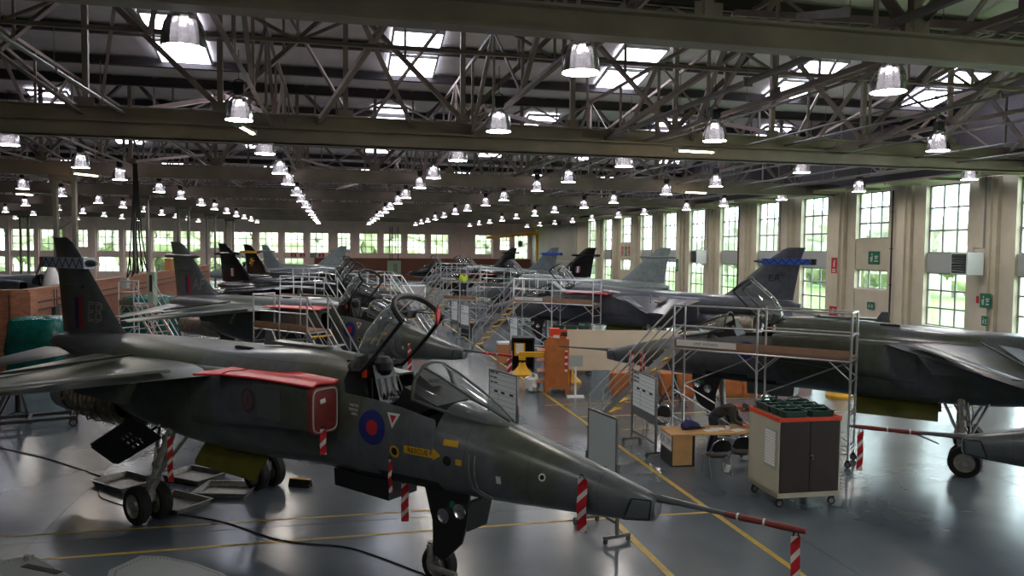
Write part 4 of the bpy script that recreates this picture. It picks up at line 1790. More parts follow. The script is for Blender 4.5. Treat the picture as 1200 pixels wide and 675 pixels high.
stand_at(JR[1], HR, 2.2, 2.05, 4.1, .8, 2.45, 1, 'large aluminium scaffold stand with name boards behind the desk')
stand_at(JR[2], HR, 2.2, 2.05, 4.1, .8, 2.45, 1, 'aluminium scaffold stand alongside the cockpit of the dark grey EA jet')
stand_at(JR[3], HR, 2.4, 2.05, 3.8, .8, 2.4, 1, 'scaffold stand along the pale grey jet in the window-side row', sign=False, wood=False)
stand_at(JR[4], HR, 2.4, 2.05, 3.8, .8, 2.4, 1, 'scaffold stand beside the black window-side jet lettered L', sign=True)
stand_at(JR[5], HR, 2.4, 2.05, 3.8, .8, 2.4, 1, 'scaffold stand along the blue-grey jet near the sliding doors', sign=False, wood=False)
stand_at(JL[1], HL, 2.0, -2.0, 2.6, .8, 2.3, -1, 'aluminium stand with yellow stair treads beside the AF jet', stairlen=2.0, sign=False, steps=7)
stand_at(JL[2], HL, 2.0, -2.0, 3.2, .8, 2.4, -1, 'scaffold stand beside the black jet with the tricolour fin', sign=False)
stand_at(JL[2], HL, 2.0, 2.9, 3.4, .8, 2.4, 1, 'scaffold stand on the aisle side of the tricolour black jet', sign=False, wood=False)
stand_at(JL[3], HL, 2.0, -2.0, 3.2, .8, 2.4, -1, 'scaffold stand beside the black jet with the yellow fin emblem', sign=False, wood=False)
stand_at(JL[3], HL, 3.2, 2.9, 3.0, .8, 2.2, 1, 'scaffold stand on the aisle side of the yellow-emblem black jet', sign=False)
stand(cx(-17.6, 34.5), R(-40), 1.0, 1.0, 2.2, -1, 'small grey step tower in front of the brick partition', stairlen=1.9, sign=False, wood=False)
stand(cx(-2.2, 47.5), R(140), 2.4, 1.0, 1.7, 1, 'low scaffold platform at the nose of the pale grey jet', stairlen=1.4, sign=False, steps=5)
stand(cx(1.5, 45.0), R(120), 2.0, .8, 2.0, 1, 'scaffold stand with wooden steps in front of the EA jet nose', stairlen=2.6, sign=False, wood=False)


# ------------------------------------------------------------------ boards
def board(pl, pr, zt, zb, label, face=-1, style='white', foot=.5):
    """wheeled board between two post feet pl -> pr (left/right seen from the camera)"""
    d = pr - pl
    rz = math.atan2(d.y, d.x)
    L = d.length
    r = empty('mobile_board', (pl + pr) / 2, rz, label, 'whiteboard')
    h = L / 2
    b = MB()
    b.bb(-h + .02, h - .02, -.012, .012, zb, zt)
    p = b.build('panel', M['whiteboard'] if style == 'white' else M['bluepanel'], r, smooth=0)
    e = MB()
    for z in (zb, zt):
        e.bb(-h, h, -.018, .018, z - .015, z + .015)
    for x in (-h + .015, h - .015):
        e.bb(x - .015, x + .015, -.018, .018, zb, zt)
    e.build('edge_frame', M['alud'], p, smooth=0)
    for x in (-h - .03, h + .03):
        q = MB()
        q.bb(x - .022, x + .022, -.022, .022, .1, zb + .35)
        q.bb(x - .025, x + .025, -foot / 2, foot / 2, .08, .13)
        q.build('leg', M['alud'], r, smooth=0)
        for y in (-foot / 2 + .03, foot / 2 - .03):
            c = MB()
            c.wheel((x, y, .04), .04, .03, ax=(1, 0, 0))
            c.build('caster', [M['rubber'], M['alud']], r)
    b = MB()
    b.bb(-h, h, -.015, .015, .3, .34)
    b.build('crossbar', M['alud'], r, smooth=0)
    if style != 'white':
        t = MB()
        random.seed(int(zt * 100) + len(label))
        z = zt - .07
        y = -.016
        H = zt - zb
        while z > zb + .05:
            t.bb(-h + .05, h - .05, y - .001, y, z - .004, z + .001)
            if z > zt - H * .35:
                x = -h + .07
                for k in range(2):
                    w_ = random.uniform(.08, .2)
                    t.bb(x, x + w_, y - .002, y, z + .015, z + .045)
                    x += w_ + .04
            z -= H / 9
        zz = zt - H * .45
        for x in (-h + .2 * L, -h + .45 * L, -h + .75 * L):
            t.bb(x, x + .13 * L, y - .002, y, zz - .03, zz + .02)
        t.bb(-h + .36 * L, -h + .365 * L, y - .002, y, zb + .05, zt - H * .5)
        t.build('written_lines', M['decalblack'], p, smooth=0)
        q = MB()
        q.bb(-h, h, -.01, .01, zb - .2, zb - .02)
        q.build('lower_panel', M['alud'], r, smooth=0)
    return r


board(cx(1.36, 13.35), cx(1.75, 12.5), 2.04, .95, 'blank whiteboard on a wheeled stand just behind the EB jet nose')
board(cx(-.50, 17.8), cx(.14, 16.8), 2.02, 1.0, 'status board with black headings behind the windscreen of the EB jet', style='blue')
board(cx(3.04, 19.1), cx(3.36, 17.75), 1.83, .95, 'ruled status board on wheels in front of the scaffold stairs and desk', style='blue')
board(cx(-.05, 31.8), cx(.25, 30.9), 2.05, 1.05, 'small pale status board beside the black cage and yellow stand', style='blue')
board(cx(-3.4, 43.5), cx(-3.0, 42.7), 1.9, .8, 'pale notice board in the aisle, further of a pair', style='blue')
board(cx(-2.7, 40.8), cx(-2.2, 39.9), 1.9, .8, 'pale notice board in the aisle, closer of a pair', style='blue')


# ------------------------------------------------------------------ cabinets
def trolley_cabinet(loc, rz, label, W=1.28, D=1.12, H=1.62, detail=True):
    """front faces local -y"""
    r = empty('tool_cabinet', loc, rz, label, 'cabinet')
    z0 = .2
    b = MB()
    b.bb(-W / 2, W / 2, -D / 2, D / 2, z0, z0 + .1)
    b.bb(-W / 2, W / 2, D / 2 - .03, D / 2, z0, H)
    b.bb(-W / 2, -W / 2 + .03, -D / 2, D / 2, z0, H)
    b.bb(W / 2 - .03, W / 2, -D / 2, D / 2, z0, H)
    b.bb(-W / 2, W / 2, -D / 2, D / 2, H - .03, H)
    b.build('body', M['cab'], r, smooth=0)
    t = MB()
    for y in (-D / 2, D / 2):
        t.bb(-W / 2 - .005, W / 2 + .005, y - .012, y + .012, H - .04, H + .035)
    for x in (-W / 2, W / 2):
        t.bb(x - .012, x + .012, -D / 2, D / 2, H - .04, H + .035)
    t.build('top_edge', M['redorange'], r, smooth=0)
    t = MB()
    t.bb(-W / 2 + .01, W / 2 - .01, -D / 2 + .01, D / 2 - .01, H, H + .006)
    t.build('top_mat', M['deck'], r, smooth=0)
    for s in (-1, 1):
        d = MB()
        d.bb(s * .006, s * (W / 2 - .035), -D / 2 - .012, -D / 2 + .015, z0 + .1, H - .045)
        do = d.build('door', M['cabdoor'], r, smooth=0)
        if s > 0:
            h = MB()
            h.box((.03, -D / 2 - .03, 1.0), (.06, .03, .03))
            h.box((.05, -D / 2 - .035, .96), (.02, .02, .09))
            h.build('handle', M['chrome'], do, smooth=0)
    if detail:
        n = MB()
        n.bb(-W / 2 - .01, -W / 2, -D / 2 + .06, -D / 2 + .50, .72, 1.48)
        no = n.build('notice_frame', M['steelbox'], r, smooth=0)
        n = MB()
        for k in range(12):
            n.bb(-W / 2 - .02, -W / 2 - .01, -D / 2 + .1, -D / 2 + .46, .78 + k * .055, .82 + k * .055)
        n.build('label_strip', M['paper'], no, smooth=0)
    for x in (-W / 2 + .1, W / 2 - .1):
        for y in (-D / 2 + .1, D / 2 - .1):
            c = MB()
            c.wheel((x, y, .08), .08, .04)
            c.box((x, y, .17), (.09, .07, .06))
            c.build('caster', [M['rubber'], M['alud']], r)
    return r


ang = -YAW + R(11)
cc = cx(5.5, 14.85)
trolley_cabinet(cc, ang, 'beige wheeled cabinet with dark double doors and orange-red rim beside the desk', H=1.68)
cc2 = cx(2.3, 29.8)
trolley_cabinet(cc2, -YAW, 'beige cabinet with orange-red rim behind the orange-brown wooden rack', W=1.6, H=1.72, detail=False)


def crate():
    r = empty('carry_crate', (0, 0, 0), 0, 'x', 'crate')
    b = MB()
    w, d, h = .2, .12, .13
    b.bb(-w, w, -d, d, 0, .012)
    for y in (-d, d):
        b.prism([(-w, y, 0), (w, y, 0), (w + .02, y * 1.1, h), (-w - .02, y * 1.1, h)], (0, .008, 0))
    for x in (-w, w):
        b.prism([(x, -d, 0), (x, d, 0), (x * 1.1, d * 1.1, h), (x * 1.1, -d * 1.1, h)], (.008, 0, 0))
    for y in (-d * 1.1, d * 1.1):
        b.bb(-w * 1.12, w * 1.12, y - .015, y + .015, h - .01, h + .008)
    for x in (-w * 1.1, w * 1.1):
        b.bb(x - .015, x + .015, -d * 1.1, d * 1.1, h - .01, h + .008)
    b.bb(-.01, .01, -d, d, 0, .1)
    b.build('tray', M['greencrate'], r, smooth=0)
    h_ = MB()
    h_.prism([(-w, -.006, .12), (-.08, -.006, .2), (.08, -.006, .2), (w, -.006, .12), (w, -.006, .15), (.09, -.006, .23), (-.09, -.006, .23), (-w, -.006, .15)], (0, .012, 0))
    h_.build('handle', M['greencrate'], r, smooth=0)
    return r


cr0 = crate()
km = kid_map()
k = 0
mtz = Matrix.Rotation(ang, 3, 'Z')
colw = ['first', 'second', 'third']
for j in range(4):
    for i in range(2):
        p = cc + mtz @ V((-.29 + .56 * i, -.41 + .30 * j - (.06 if j == 3 else 0), 0))
        p.z = 1.69
        lab = 'green carry crate on the beige cabinet, %s row from its doors, %s side' % (ORD[j], ('louvred' if i == 0 else 'window-wall'))
        if k == 0:
            cr0.location = p
            cr0.rotation_euler = (0, 0, ang + .05)
            cr0['label'] = lab
            cr0['group'] = 'green crates on the beige cabinet'
        else:
            copy_tree(cr0, p, ang + random.uniform(-.04, .04), lab, 'green crates on the beige cabinet', km)
        k += 1
for i in range(3):
    p = cc2 + Matrix.Rotation(-YAW, 3, 'Z') @ V((-.5 + .5 * i, 0, 0))
    p.z = 1.732
    copy_tree(cr0, p, -YAW + .1 * i, 'green crate on the rear beige cabinet, %s from the wooden rack' % ORD[i], 'green crates on the rear cabinet', km)

# ------------------------------------------------------------------ desk
dk = cx(3.58, 16.95)
da = -YAW + R(8)
r = empty('office_desk', dk, da, 'oak office desk with a black end panel and a numbered white sign', 'desk')
b = MB()
b.bb(-.04, 2.0, -.05, .75, .70, .735)
b.build('worktop', M['oak'], r, smooth=0)
b = MB()
b.bb(.012, .47, -.02, .68, .03, .70)
b.build('pedestal', M['oak'], r, smooth=0)
b = MB()
b.bb(-.012, .012, -.03, .7, .0, .70)
b.bb(.47, .53, -.02, .1, 0, .7)
b.bb(.012, .47, -.0, .66, 0, .03)
e = b.build('end_panel', M['black'], r, smooth=0)
b = MB()
b.bb(1.9, 1.95, .02, .1, 0, .7)
b.build('leg', M['black'], r, smooth=0)
b = MB()
b.bb(1.9, 1.95, .6, .68, 0, .7)
b.build('leg', M['black'], r, smooth=0)
b = MB()
b.bb(-.022, -.013, -.03, .7, .36, .68)
s = b.build('sign_plate', M['white'], r, smooth=0)
b = MB()
vs, fs = text_mesh('XX 390', .235)
b.add([(-.025, .335 - v.x, .52 + v.y) for v in vs], fs)
b.build('sign_lettering', M['decalblue'], s, smooth=0)
mda = Matrix.Rotation(da, 3, 'Z')
dl = lambda x, y, z=.735: dk + mda @ V((x, y, 0)) + V((0, 0, z))
# bag on the desk
r = empty('holdall_bag', dl(.62, .45), da + .3, 'slouching navy blue bag on the oak desk', 'bag')
b = MB()
rr = []
for x, h, w_ in ((-.24, .03, .04), (-.22, .12, .1), (-.12, .22, .13), (.0, .19, .14), (.1, .15, .13), (.2, .09, .1), (.24, .03, .04)):
    rr.append([V((x + .02 * math.sin(5 * k), w_ * math.cos(2 * PI * k / 14) * (1 + .1 * math.sin(3 * k)), h / 2 + .005 + h / 2 * math.sin(2 * PI * k / 14) * (1 + .0 * k))) for k in range(14)])
b.loft(rr)
b.build('body', M['navy'], r, smooth=60)
b = MB()
b.path([(-.14, .02, .2), (-.12, .03, .29), (-.04, .03, .3), (.0, .0, .19)], .012, 6)
b.path([(.1, -.08, .12), (.2, -.14, .03), (.3, -.1, .012), (.26, 0, .012)], .01, 6)
b.build('strap', M['navy'], r)
for i, (x, y, a, lab) in enumerate([(1.0, .25, .1, 'white sheet of paper on the desk next to the navy bag'), (1.22, .38, -.2, 'white sheet of paper on the desk under the leaning person'), (1.62, .2, .35, 'white sheet of paper at the desk end near the beige cabinet')]):
    b = MB()
    b.box((0, 0, .003), (.3, .21, .004))
    b.box((.02, .01, .007), (.29, .2, .003), (0, 0, .12))
    o = b.build('paper_sheet', M['paper'], None, 0, dl(x, y))
    o.rotation_euler = (0, 0, da + a)
    tag(o, lab, 'paper')
r = empty('drinking_mug', dl(1.38, .22), 0, 'white mug standing on the oak desk', 'mug')
b = MB()
b.lathe([(.001, .004), (.036, .004), (.04, .01), (.042, .1), (.037, .1), (.034, .012), (.001, .012)], 16)
b.build('cup', M['white'], r)
b = MB()
b.path([(.04, 0, .08), (.065, 0, .08), (.07, 0, .05), (.06, 0, .03), (.04, 0, .028)], .006, 6)
b.build('handle', M['white'], r)


def chair(loc, rz, label):
    """faces local +y"""
    r = empty('visitor_chair', loc, rz, label, 'chair')
    b = MB()
    b.lathe([(.001, .42), (.2, .42), (.225, .445), (.21, .475), (.001, .485)], 22)
    b.build('seat', M['black'], r)
    b = MB()
    pts = []
    for k in range(13):
        a = PI * k / 12
        pts.append((.215 * math.cos(a), .6 + .23 * math.sin(a) ** .8))
    lo = [(-.16, .56), (.16, .56)]
    vs2 = pts + lo
    b.prism([(x, -.235 - (z - .56) * .25 + .25 * x * x, z) for x, z in vs2], (0, .035, 0))
    b.build('backrest', M['black'], r, smooth=0)
    fr = MB()
    for s in (-1, 1):
        fr.path([(s * .24, .2, .01), (s * .235, .17, .42), (s * .235, -.16, .42)], .012, 6)
    fr.path([(-.235, -.1, .41), (.235, -.1, .41)], .012, 6)
    fr.build('seat_frame', M['chrome'], r)
    fr = MB()
    for s in (-1, 1):
        fr.path([(s * .24, -.3, .01), (s * .235, -.14, .44), (s * .225, -.24, .62), (s * .215, -.28, .74)], .012, 6)
    pts = [(.225 * math.cos(PI * k / 10), -.25 - .06 * math.sin(PI * k / 10), .64 + .21 * math.sin(PI * k / 10)) for k in range(11)]
    fr.path(pts, .012, 6)
    fr.build('back_frame', M['chrome'], r)
    return r


chair(cx(4.42, 16.35), -YAW + .15, 'black round-backed chair with chrome legs, in front of the desk centre')
chair(cx(5.02, 16.62), -YAW - .1, 'black round-backed chair half hidden by the beige cabinet')
chair(cx(3.75, 19.4), -YAW + 2.4, 'black chair behind the ruled status board, closer to the desk')
chair(cx(3.55, 20.3), -YAW + 2.0, 'black chair behind the ruled status board, closer to the stairs')
o = MB()
o.box((0, 0, .1), (.12, .03, .17), (.3, .2, 0))
o = o.build('paper_bag', M['paper'], None, 0, cx(4.7, 16.5, .0))
tag(o, 'crumpled white paper bag on the floor under the chair by the desk', 'paper bag')


# ------------------------------------------------------------------ people
def person(loc, rz, J, label, top, leg, segs=None, hairm='hair'):
    """J: joints in local space; one skinned body"""
    names = list(J.keys())
    bones = [('pelvis', 'spine'), ('spine', 'chest'), ('chest', 'neck'), ('neck', 'skull')]
    for s in 'lr':
        bones += [('pelvis', 'hip' + s), ('hip' + s, 'knee' + s), ('knee' + s, 'ank' + s), ('ank' + s, 'toe' + s), ('chest', 'sho' + s), ('sho' + s, 'elb' + s), ('elb' + s, 'wri' + s), ('wri' + s, 'palm' + s)]
    rad = {'pelvis': .175, 'spine': .19, 'chest': .20, 'neck': .066, 'skull': .075, 'hip': .115, 'knee': .075, 'ank': .05, 'toe': .042, 'sho': .10, 'elb': .068, 'wri': .034, 'palm': .03}
    V3 = {k: V(v) for k, v in J.items()}
    extra = []
    for s in 'lr':
        w_, p_ = V3['wri' + s], V3['palm' + s]
        d = (p_ - w_).normalized()
        side = d.cross(V((0, 0, 1))).normalized()
        if s == 'r':
            side = -side
        for i in range(4):
            off = side * (.028 - .019 * i)
            L = (.065, .075, .07, .055)[i]
            a = 'f%s%d' % (s, i)
            V3[a + 'a'] = p_ + off + d * .025
            V3[a + 'b'] = p_ + off * 1.15 + d * (.025 + L * .5) + V((0, 0, -.008))
            V3[a + 'c'] = p_ + off * 1.2 + d * (.025 + L * .9) + V((0, 0, -.025))
            bones += [('palm' + s, a + 'a'), (a + 'a', a + 'b'), (a + 'b', a + 'c')]
        V3['t' + s + 'a'] = w_ + (p_ - w_) * .5 + side * .035
        V3['t' + s + 'b'] = w_ + (p_ - w_) * .9 + side * .06 + V((0, 0, -.012))
        bones += [('wri' + s, 't' + s + 'a'), ('t' + s + 'a', 't' + s + 'b')]
    names = list(V3.keys())
    me = bpy.data.meshes.new('body')
    me.from_pydata([V3[n] for n in names], [(names.index(a), names.index(c)) for a, c in bones], [])
    o = bpy.data.objects.new('body', me)
    col.objects.link(o)
    md = o.modifiers.new('s', 'SKIN')
    md.use_smooth_shade = True
    for i, n in enumerate(names):
        base = n[:-1] if n[-1] in 'lr' and n[:-1] in rad else n
        rr = rad.get(base, .0095)
        if n in ('chest', 'spine', 'pelvis'):
            me.skin_vertices[0].data[i].radius = (rr, rr * .8)
        else:
            me.skin_vertices[0].data[i].radius = (rr, rr)
        me.skin_vertices[0].data[i].use_root = (n == 'pelvis')
    o.modifiers.new('u', 'SUBSURF').levels = 2
    o.modifiers['u'].render_levels = 2
    dg = bpy.context.evaluated_depsgraph_get()
    m2 = bpy.data.meshes.new_from_object(o.evaluated_get(dg))
    bpy.data.objects.remove(o)
    mats = [M[top], M[leg], M['skin'], M['black']]
    m2.materials.clear()
    for m in mats:
        m2.materials.append(m)
    tab = {'pelvis': 1, 'spine': 0, 'chest': 0, 'neck': 2, 'skull': 2, 'hip': 1, 'knee': 1, 'ank': 1, 'toe': 3, 'sho': 0, 'elb': 0, 'wri': 0, 'palm': 2}
    segl = []
    for a, c in bones:
        base = c[:-1] if c[-1] in 'lr' and c[:-1] in tab else c
        segl.append((V3[a], V3[c], tab.get(base, 2)))
    for p in m2.polygons:
        c = p.center
        best, bi = 9, 0
        for a, d, mi in segl:
            ab = d - a
            t = max(0, min(1, (c - a).dot(ab) / max(ab.length_squared, 1e-9)))
            q = (c - (a + ab * t)).length
            if q < best:
                best, bi = q, mi
        p.material_index = bi
        p.use_smooth = True
    r = empty('person', loc, rz, label, 'person')
    bo = bpy.data.objects.new('body', m2)
    col.objects.link(bo)
    bo.parent = r
    # head with face
    neck, sk = V3['neck'], V3['skull']
    up = (sk - neck).normalized()
    fwd = V3.get('face', None)
    f = V(J['facedir']) if 'facedir' in J else V((0, 1, 0))
    f = (f - up * f.dot(up)).normalized()
    sd = f.cross(up).normalized()
    mt = Matrix((sd, f, up)).transposed()
    hc = sk + up * .04
    h = MB()
    rg = []
    for k in range(13):
        a = PI * k / 12
        z = .118 * math.cos(a)
        rr = math.sin(a)
        ring = []
        for j in range(18):
            t = 2 * PI * j / 18
            x, y = .075 * rr * math.cos(t), .095 * rr * math.sin(t)
            if z < -.02:
                x *= 1 - .25 * (-z - .02) / .1
                if y < 0:
                    y *= .75
                else:
                    y += .008
            ring.append(hc + mt @ V((x, y, z)))
        rg.append(ring)
    h.loft(rg)
    h.loft([[hc + mt @ V((w_ * math.cos(2 * PI * k / 8), y_ + .008 * math.sin(2 * PI * k / 8), z_)) for k in range(8)] for w_, y_, z_ in ((.007, .094, .02), (.011, .108, -.005), (.015, .112, -.02), (.01, .092, -.03))])
    for s in (-1, 1):
        h.loft([[hc + mt @ V((s * (.076 + x_), r_ * math.cos(2 * PI * k / 8) * .7, -.005 + r_ * math.sin(2 * PI * k / 8))) for k in range(8)] for x_, r_ in ((-.006, .02), (.006, .03), (.014, .026))])
        h.lathe([(.001, .011), (.008, .008), (.011, 0)], 8, hc + mt @ V((s * .03, .084, .012)), mtx=mt @ Matrix.Rotation(-PI / 2, 3, 'X'), mi=1)
    h.box(hc + mt @ V((0, .092, -.052)), (.045, .008, .008), mt, mi=2)
    h.build('head', [M['skin'], M['decalblack'], M['decalred']], bo, smooth=60)
    q = MB()
    rg = []
    for k in range(8):
        a = PI * .56 * k / 7
        rg.append([hc + mt @ V((.082 * math.sin(a) * math.cos(2 * PI * j / 16), .102 * math.sin(a) * math.sin(2 * PI * j / 16) - .012 - (.02 if math.sin(2 * PI * j / 16) > .3 and k > 5 else 0), .008 + .122 * math.cos(a) - (.05 if math.sin(2 * PI * j / 16) < -.2 and k > 5 else 0) + (.02 if math.sin(2 * PI * j / 16) > .3 and k > 5 else 0))) for j in range(16)])
    q.loft(rg)
    q.build('hair', M[hairm], r, smooth=60)
    return r


bend = dict(pelvis=(0, 0, .92), spine=(0, .16, 1.06), chest=(0, .38, 1.16), neck=(0, .56, 1.2), skull=(0, .66, 1.17), facedir=(0, .25, -1),
            hipl=(-.11, -.0, .88), hipr=(.11, 0, .88), kneel=(-.12, .05, .49), kneer=(.12, .02, .49), ankl=(-.12, -.02, .09), ankr=(.13, -.1, .09), toel=(-.12, .12, .04), toer=(.13, .04, .04),
            shol=(-.19, .44, 1.14), shor=(.19, .44, 1.14), elbl=(-.26, .5, .9), elbr=(.27, .48, .9), wril=(-.16, .66, .80), wrir=(.2, .66, .80), palml=(-.11, .73, .775), palmr=(.17, .74, .775))
person(cx(4.78, 18.05), -YAW - PI / 2 - .35, bend, 'person in a dark jacket bending over the oak desk', 'jacket', 'trouser')
stnd = dict(pelvis=(0, 0, .95), spine=(0, .01, 1.12), chest=(0, .01, 1.32), neck=(0, .0, 1.48), skull=(0, .02, 1.58), facedir=(0, 1, -.2),
            hipl=(-.1, 0, .9), hipr=(.1, 0, .9), kneel=(-.11, .03, .5), kneer=(.11, .01, .5), ankl=(-.12, 0, .09), ankr=(.12, -.02, .09), toel=(-.13, .13, .04), toer=(.13, .12, .04),
            shol=(-.19, 0, 1.4), shor=(.19, 0, 1.4), elbl=(-.25, .05, 1.13), elbr=(.25, .08, 1.14), wril=(-.18, .27, 1.08), wrir=(.17, .3, 1.12), palml=(-.13, .34, 1.08), palmr=(.12, .37, 1.12))
pw = cx(-2.2, 47.5) + Matrix.Rotation(R(140), 3, 'Z') @ V((1.2, -.5, 0))
pw.z = 1.7
person(pw, -YAW + .4, stnd, 'person in a yellow-green high-visibility top standing among the distant scaffolds', 'hivis', 'trouser')
# ------------------------------------------------------------------ floor clutter
def dtray(loc, rz, label):
    r = empty('drip_tray', loc, rz, label, 'tray', None)
    b = MB()
    w, d, h = .47, .34, .10
    b.bb(-w, w, -d, d, .0, .01)
    for y in (-d, d):
        b.prism([(-w, y, 0), (w, y, 0), (w + .04, y * 1.12, h), (-w - .04, y * 1.12, h)], (0, .01, 0))
    for x in (-w, w):
        b.prism([(x, -d, 0), (x, d, 0), (x * 1.09, d * 1.12, h), (x * 1.09, -d * 1.12, h)], (.01, 0, 0))
    b.build('pan', M['gearmetal'], r, smooth=0)
    e = MB()
    for y in (-d * 1.14, d * 1.14):
        e.bb(-w * 1.12, w * 1.12, y - .02, y + .02, h - .005, h + .008)
    for x in (-w * 1.11, w * 1.11):
        e.bb(x - .02, x + .02, -d * 1.14, d * 1.14, h - .005, h + .008)
    e.build('rim', M['gearmetal'], r, smooth=0)
    return r


ta = -YAW - .55
dtray(P(146, 568), ta, 'metal drip tray directly below the lowered perforated panel')
dtray(P(228, 560), ta + .1, 'metal drip tray behind the main leg of the EB jet')
dtray(P(206, 592), ta + .05, 'metal drip tray partly hidden by the EB jet main wheels')
dtray(P(266, 577), ta + .5, 'metal drip tray lying apart between the two main wheel pairs')


def cable(pts, r, label, name='floor_cable', mk='black'):
    b = MB()
    out = []
    n = len(pts)
    for i in range(n - 1):
        p0, p1, p2, p3 = pts[max(i - 1, 0)], pts[i], pts[i + 1], pts[min(i + 2, n - 1)]
        for k in range(8):
            t = k / 8
            out.append(.5 * ((2 * p1) + (p2 - p0) * t + (2 * p0 - 5 * p1 + 4 * p2 - p3) * t * t + (3 * p1 - p0 - 3 * p2 + p3) * t ** 3))
    out.append(pts[-1])
    b.path([V((p.x, p.y, p.z + r)) for p in out], r, 6)
    o = b.build(name, M[mk])
    return tag(o, label, 'cable')


cable([P(-40, 517), P(40, 534), P(90, 549), P(118, 559)], .012, 'black cable running across the floor to the drip trays')
cable([P(116, 575), P(118, 583), P(135, 590), P(160, 597)], .01, 'short black cable looping around the drip tray edge')
cable([P(196, 601), P(260, 612), P(330, 634), P(400, 641), P(440, 652), P(500, 675)], .012, 'black cable from the main wheels to the nose wheel of the EB jet')
cable([P(1010, 500), P(1060, 505), P(1100, 520)], .01, 'thin cable on the floor beside the scaffold castors')
r = empty('wheel_chock', P(352, 570), -YAW - .2, 'black wheel chock with a yellow edge at the far main wheel', 'wheel chock')
b = MB()
b.prism([(-.22, -.09, 0), (.22, -.09, 0), (.22, .09, 0), (-.22, .09, 0)], (0, 0, .001))
b.prism([(-.22, -.09, 0.002), (-.22, .09, 0.002), (-.22, .03, .15), (-.22, -.03, .15)], (.44, 0, 0))
b.build('block', M['rubber'], r, smooth=0)
b = MB()
b.bb(-.22, .22, -.036, .036, .15, .158)
b.build('edge', M['yellow'], r, smooth=0)

# detached skins on trestles at the lower corner
for (pts, lab, t, extra) in (([(112, 720), (128, 668), (165, 651), (192, 652), (230, 660), (262, 672), (300, 700)], 'detached grey wing panel with riveted curved edge resting on a trestle', .12, 1),
                             ([(-60, 720), (-30, 668), (8, 655), (40, 651), (62, 662), (92, 680), (96, 720)], 'detached grey-green box panel with a slot, in the bottom corner', .16, 2)):
    pp = [P(x, y, 1.0) for x, y in pts]
    c = sum(pp, V()) / len(pp)
    c.z = 0
    r = empty('detached_panel', c, 0, lab, 'aircraft panel')
    b = MB()
    b.prism([p - c for p in pp], (0, 0, -t))
    s = b.build('skin', M['panelpale'], r, smooth=0)
    q = MB()
    cc_ = V((0, 0, 1.0))
    loc = [(p - c - cc_) * .88 + cc_ for p in pp]
    for a, d in zip(loc, loc[1:]):
        n = max(2, int((d - a).length / .05))
        for k in range(n):
            p = a + (d - a) * k / n
            q.box(p + V((0, 0, .002)), (.012, .012, .004))
    q.build('rivet_row', M['dark'], s, smooth=0)['kind'] = 'stuff'
    if extra == 2:
        q = MB()
        m1, m2 = loc[2] * .75 + loc[5] * .25, loc[3] * .3 + loc[5] * .7
        q.bar(m1 + V((0, 0, .004)), m2 + V((0, 0, .004)), .09, .006)
        q.build('slot', M['dark'], s, smooth=0)
        q = MB()
        q.lathe([(.05, 0), (.05, .06), (.001, .07)], 12, pp[3] - c + V((-.02, -.12, 0)))
        q.build('fitting', M['gearmetal'], s)
    for xo in (-.35, .35):
        q = MB()
        q.bb(xo - .04, xo + .04, -.45, .3, 1.0 - t - .08, 1.0 - t)
        for y in (-.4, .25):
            q.bar((xo, y, 1.0 - t - .04), (xo - .2, y, 0), .05)
            q.bar((xo, y, 1.0 - t - .04), (xo + .2, y, 0), .05)
        q.build('trestle', M['wood'], r, smooth=0)


# ------------------------------------------------------------------ middle-distance clutter
def wood_rack(loc, rz, label, W=.8, D=.75, H=1.88):
    r = empty('wooden_rack', loc, rz, label, 'rack')
    b = MB()
    b.prism([(0, -D / 2, 0.0), (.0, -D / 2, H - .25), (.22, -D / 2, H), (W, -D / 2, H - .05), (W, -D / 2, 0), (W - .12, -D / 2, 0), (W - .14, -D / 2, .18), (.16, -D / 2, .18), (.12, -D / 2, 0)], (0, .03, 0))
    b.build('side_panel', M['wood'], r, smooth=0)
    b = MB()
    b.prism([(0, D / 2, 0.0), (.0, D / 2, H - .25), (.22, D / 2, H), (W, D / 2, H - .05), (W, D / 2, 0), (W - .12, D / 2, 0), (W - .14, D / 2, .18), (.16, D / 2, .18), (.12, D / 2, 0)], (0, -.03, 0))
    b.build('side_panel', M['wood'], r, smooth=0)
    for k in range(4):
        b = MB()
        b.bb(-.25, W - .05, -D / 2 + .02, D / 2 - .02, .35 + .35 * k, .38 + .35 * k)
        b.build('shelf', M['wood'], r, smooth=0)
    b = MB()
    b.bb(W - .05, W - .02, -D / 2 + .02, D / 2 - .02, .1, H - .05)
    b.build('back_panel', M['wood'], r, smooth=0)
    b = MB()
    b.bb(W - .14, W - .05, -D / 2 - .01, -D / 2 - .002, .75, 1.45)
    b.build('stripe_plate', M['tape'], r, smooth=0)
    return r


wood_rack(cx(1.12, 25.9), -YAW, 'tall orange-brown wooden rack with a red-white striped plate, beside the cream board')
r = empty('helmet_box', cx(1.5, 25.85, 1.84), -YAW, 'orange-red box sitting on the tall wooden rack', 'box')
b = MB()
b.prism([(-.22, -.15, 0.05), (.12, -.15, 0.05), (.16, -.15, .2), (.1, -.15, .32), (-.2, -.15, .32)], (0, .3, 0))
b.build('lid', M['redorange'], r, smooth=0)
b = MB()
b.bb(-.2, .1, -.14, .14, 0.03, .06)
b.bb(-.1, .1, -.18, -.14, -.02, .1)
b.build('base', M['white'], r, smooth=0)
r = empty('rubbish_sack', cx(.72, 25.9), 0, 'white plastic sack at the foot of the tall wooden rack', 'bag')
b = MB()
blob(b, (0, 0, .27), .25, 8)
b.build('sack', M['white'], r)
b = MB()
b.lathe([(.03, .5), (.05, .58), (.09, .62)], 8)
b.build('neck', M['white'], r)
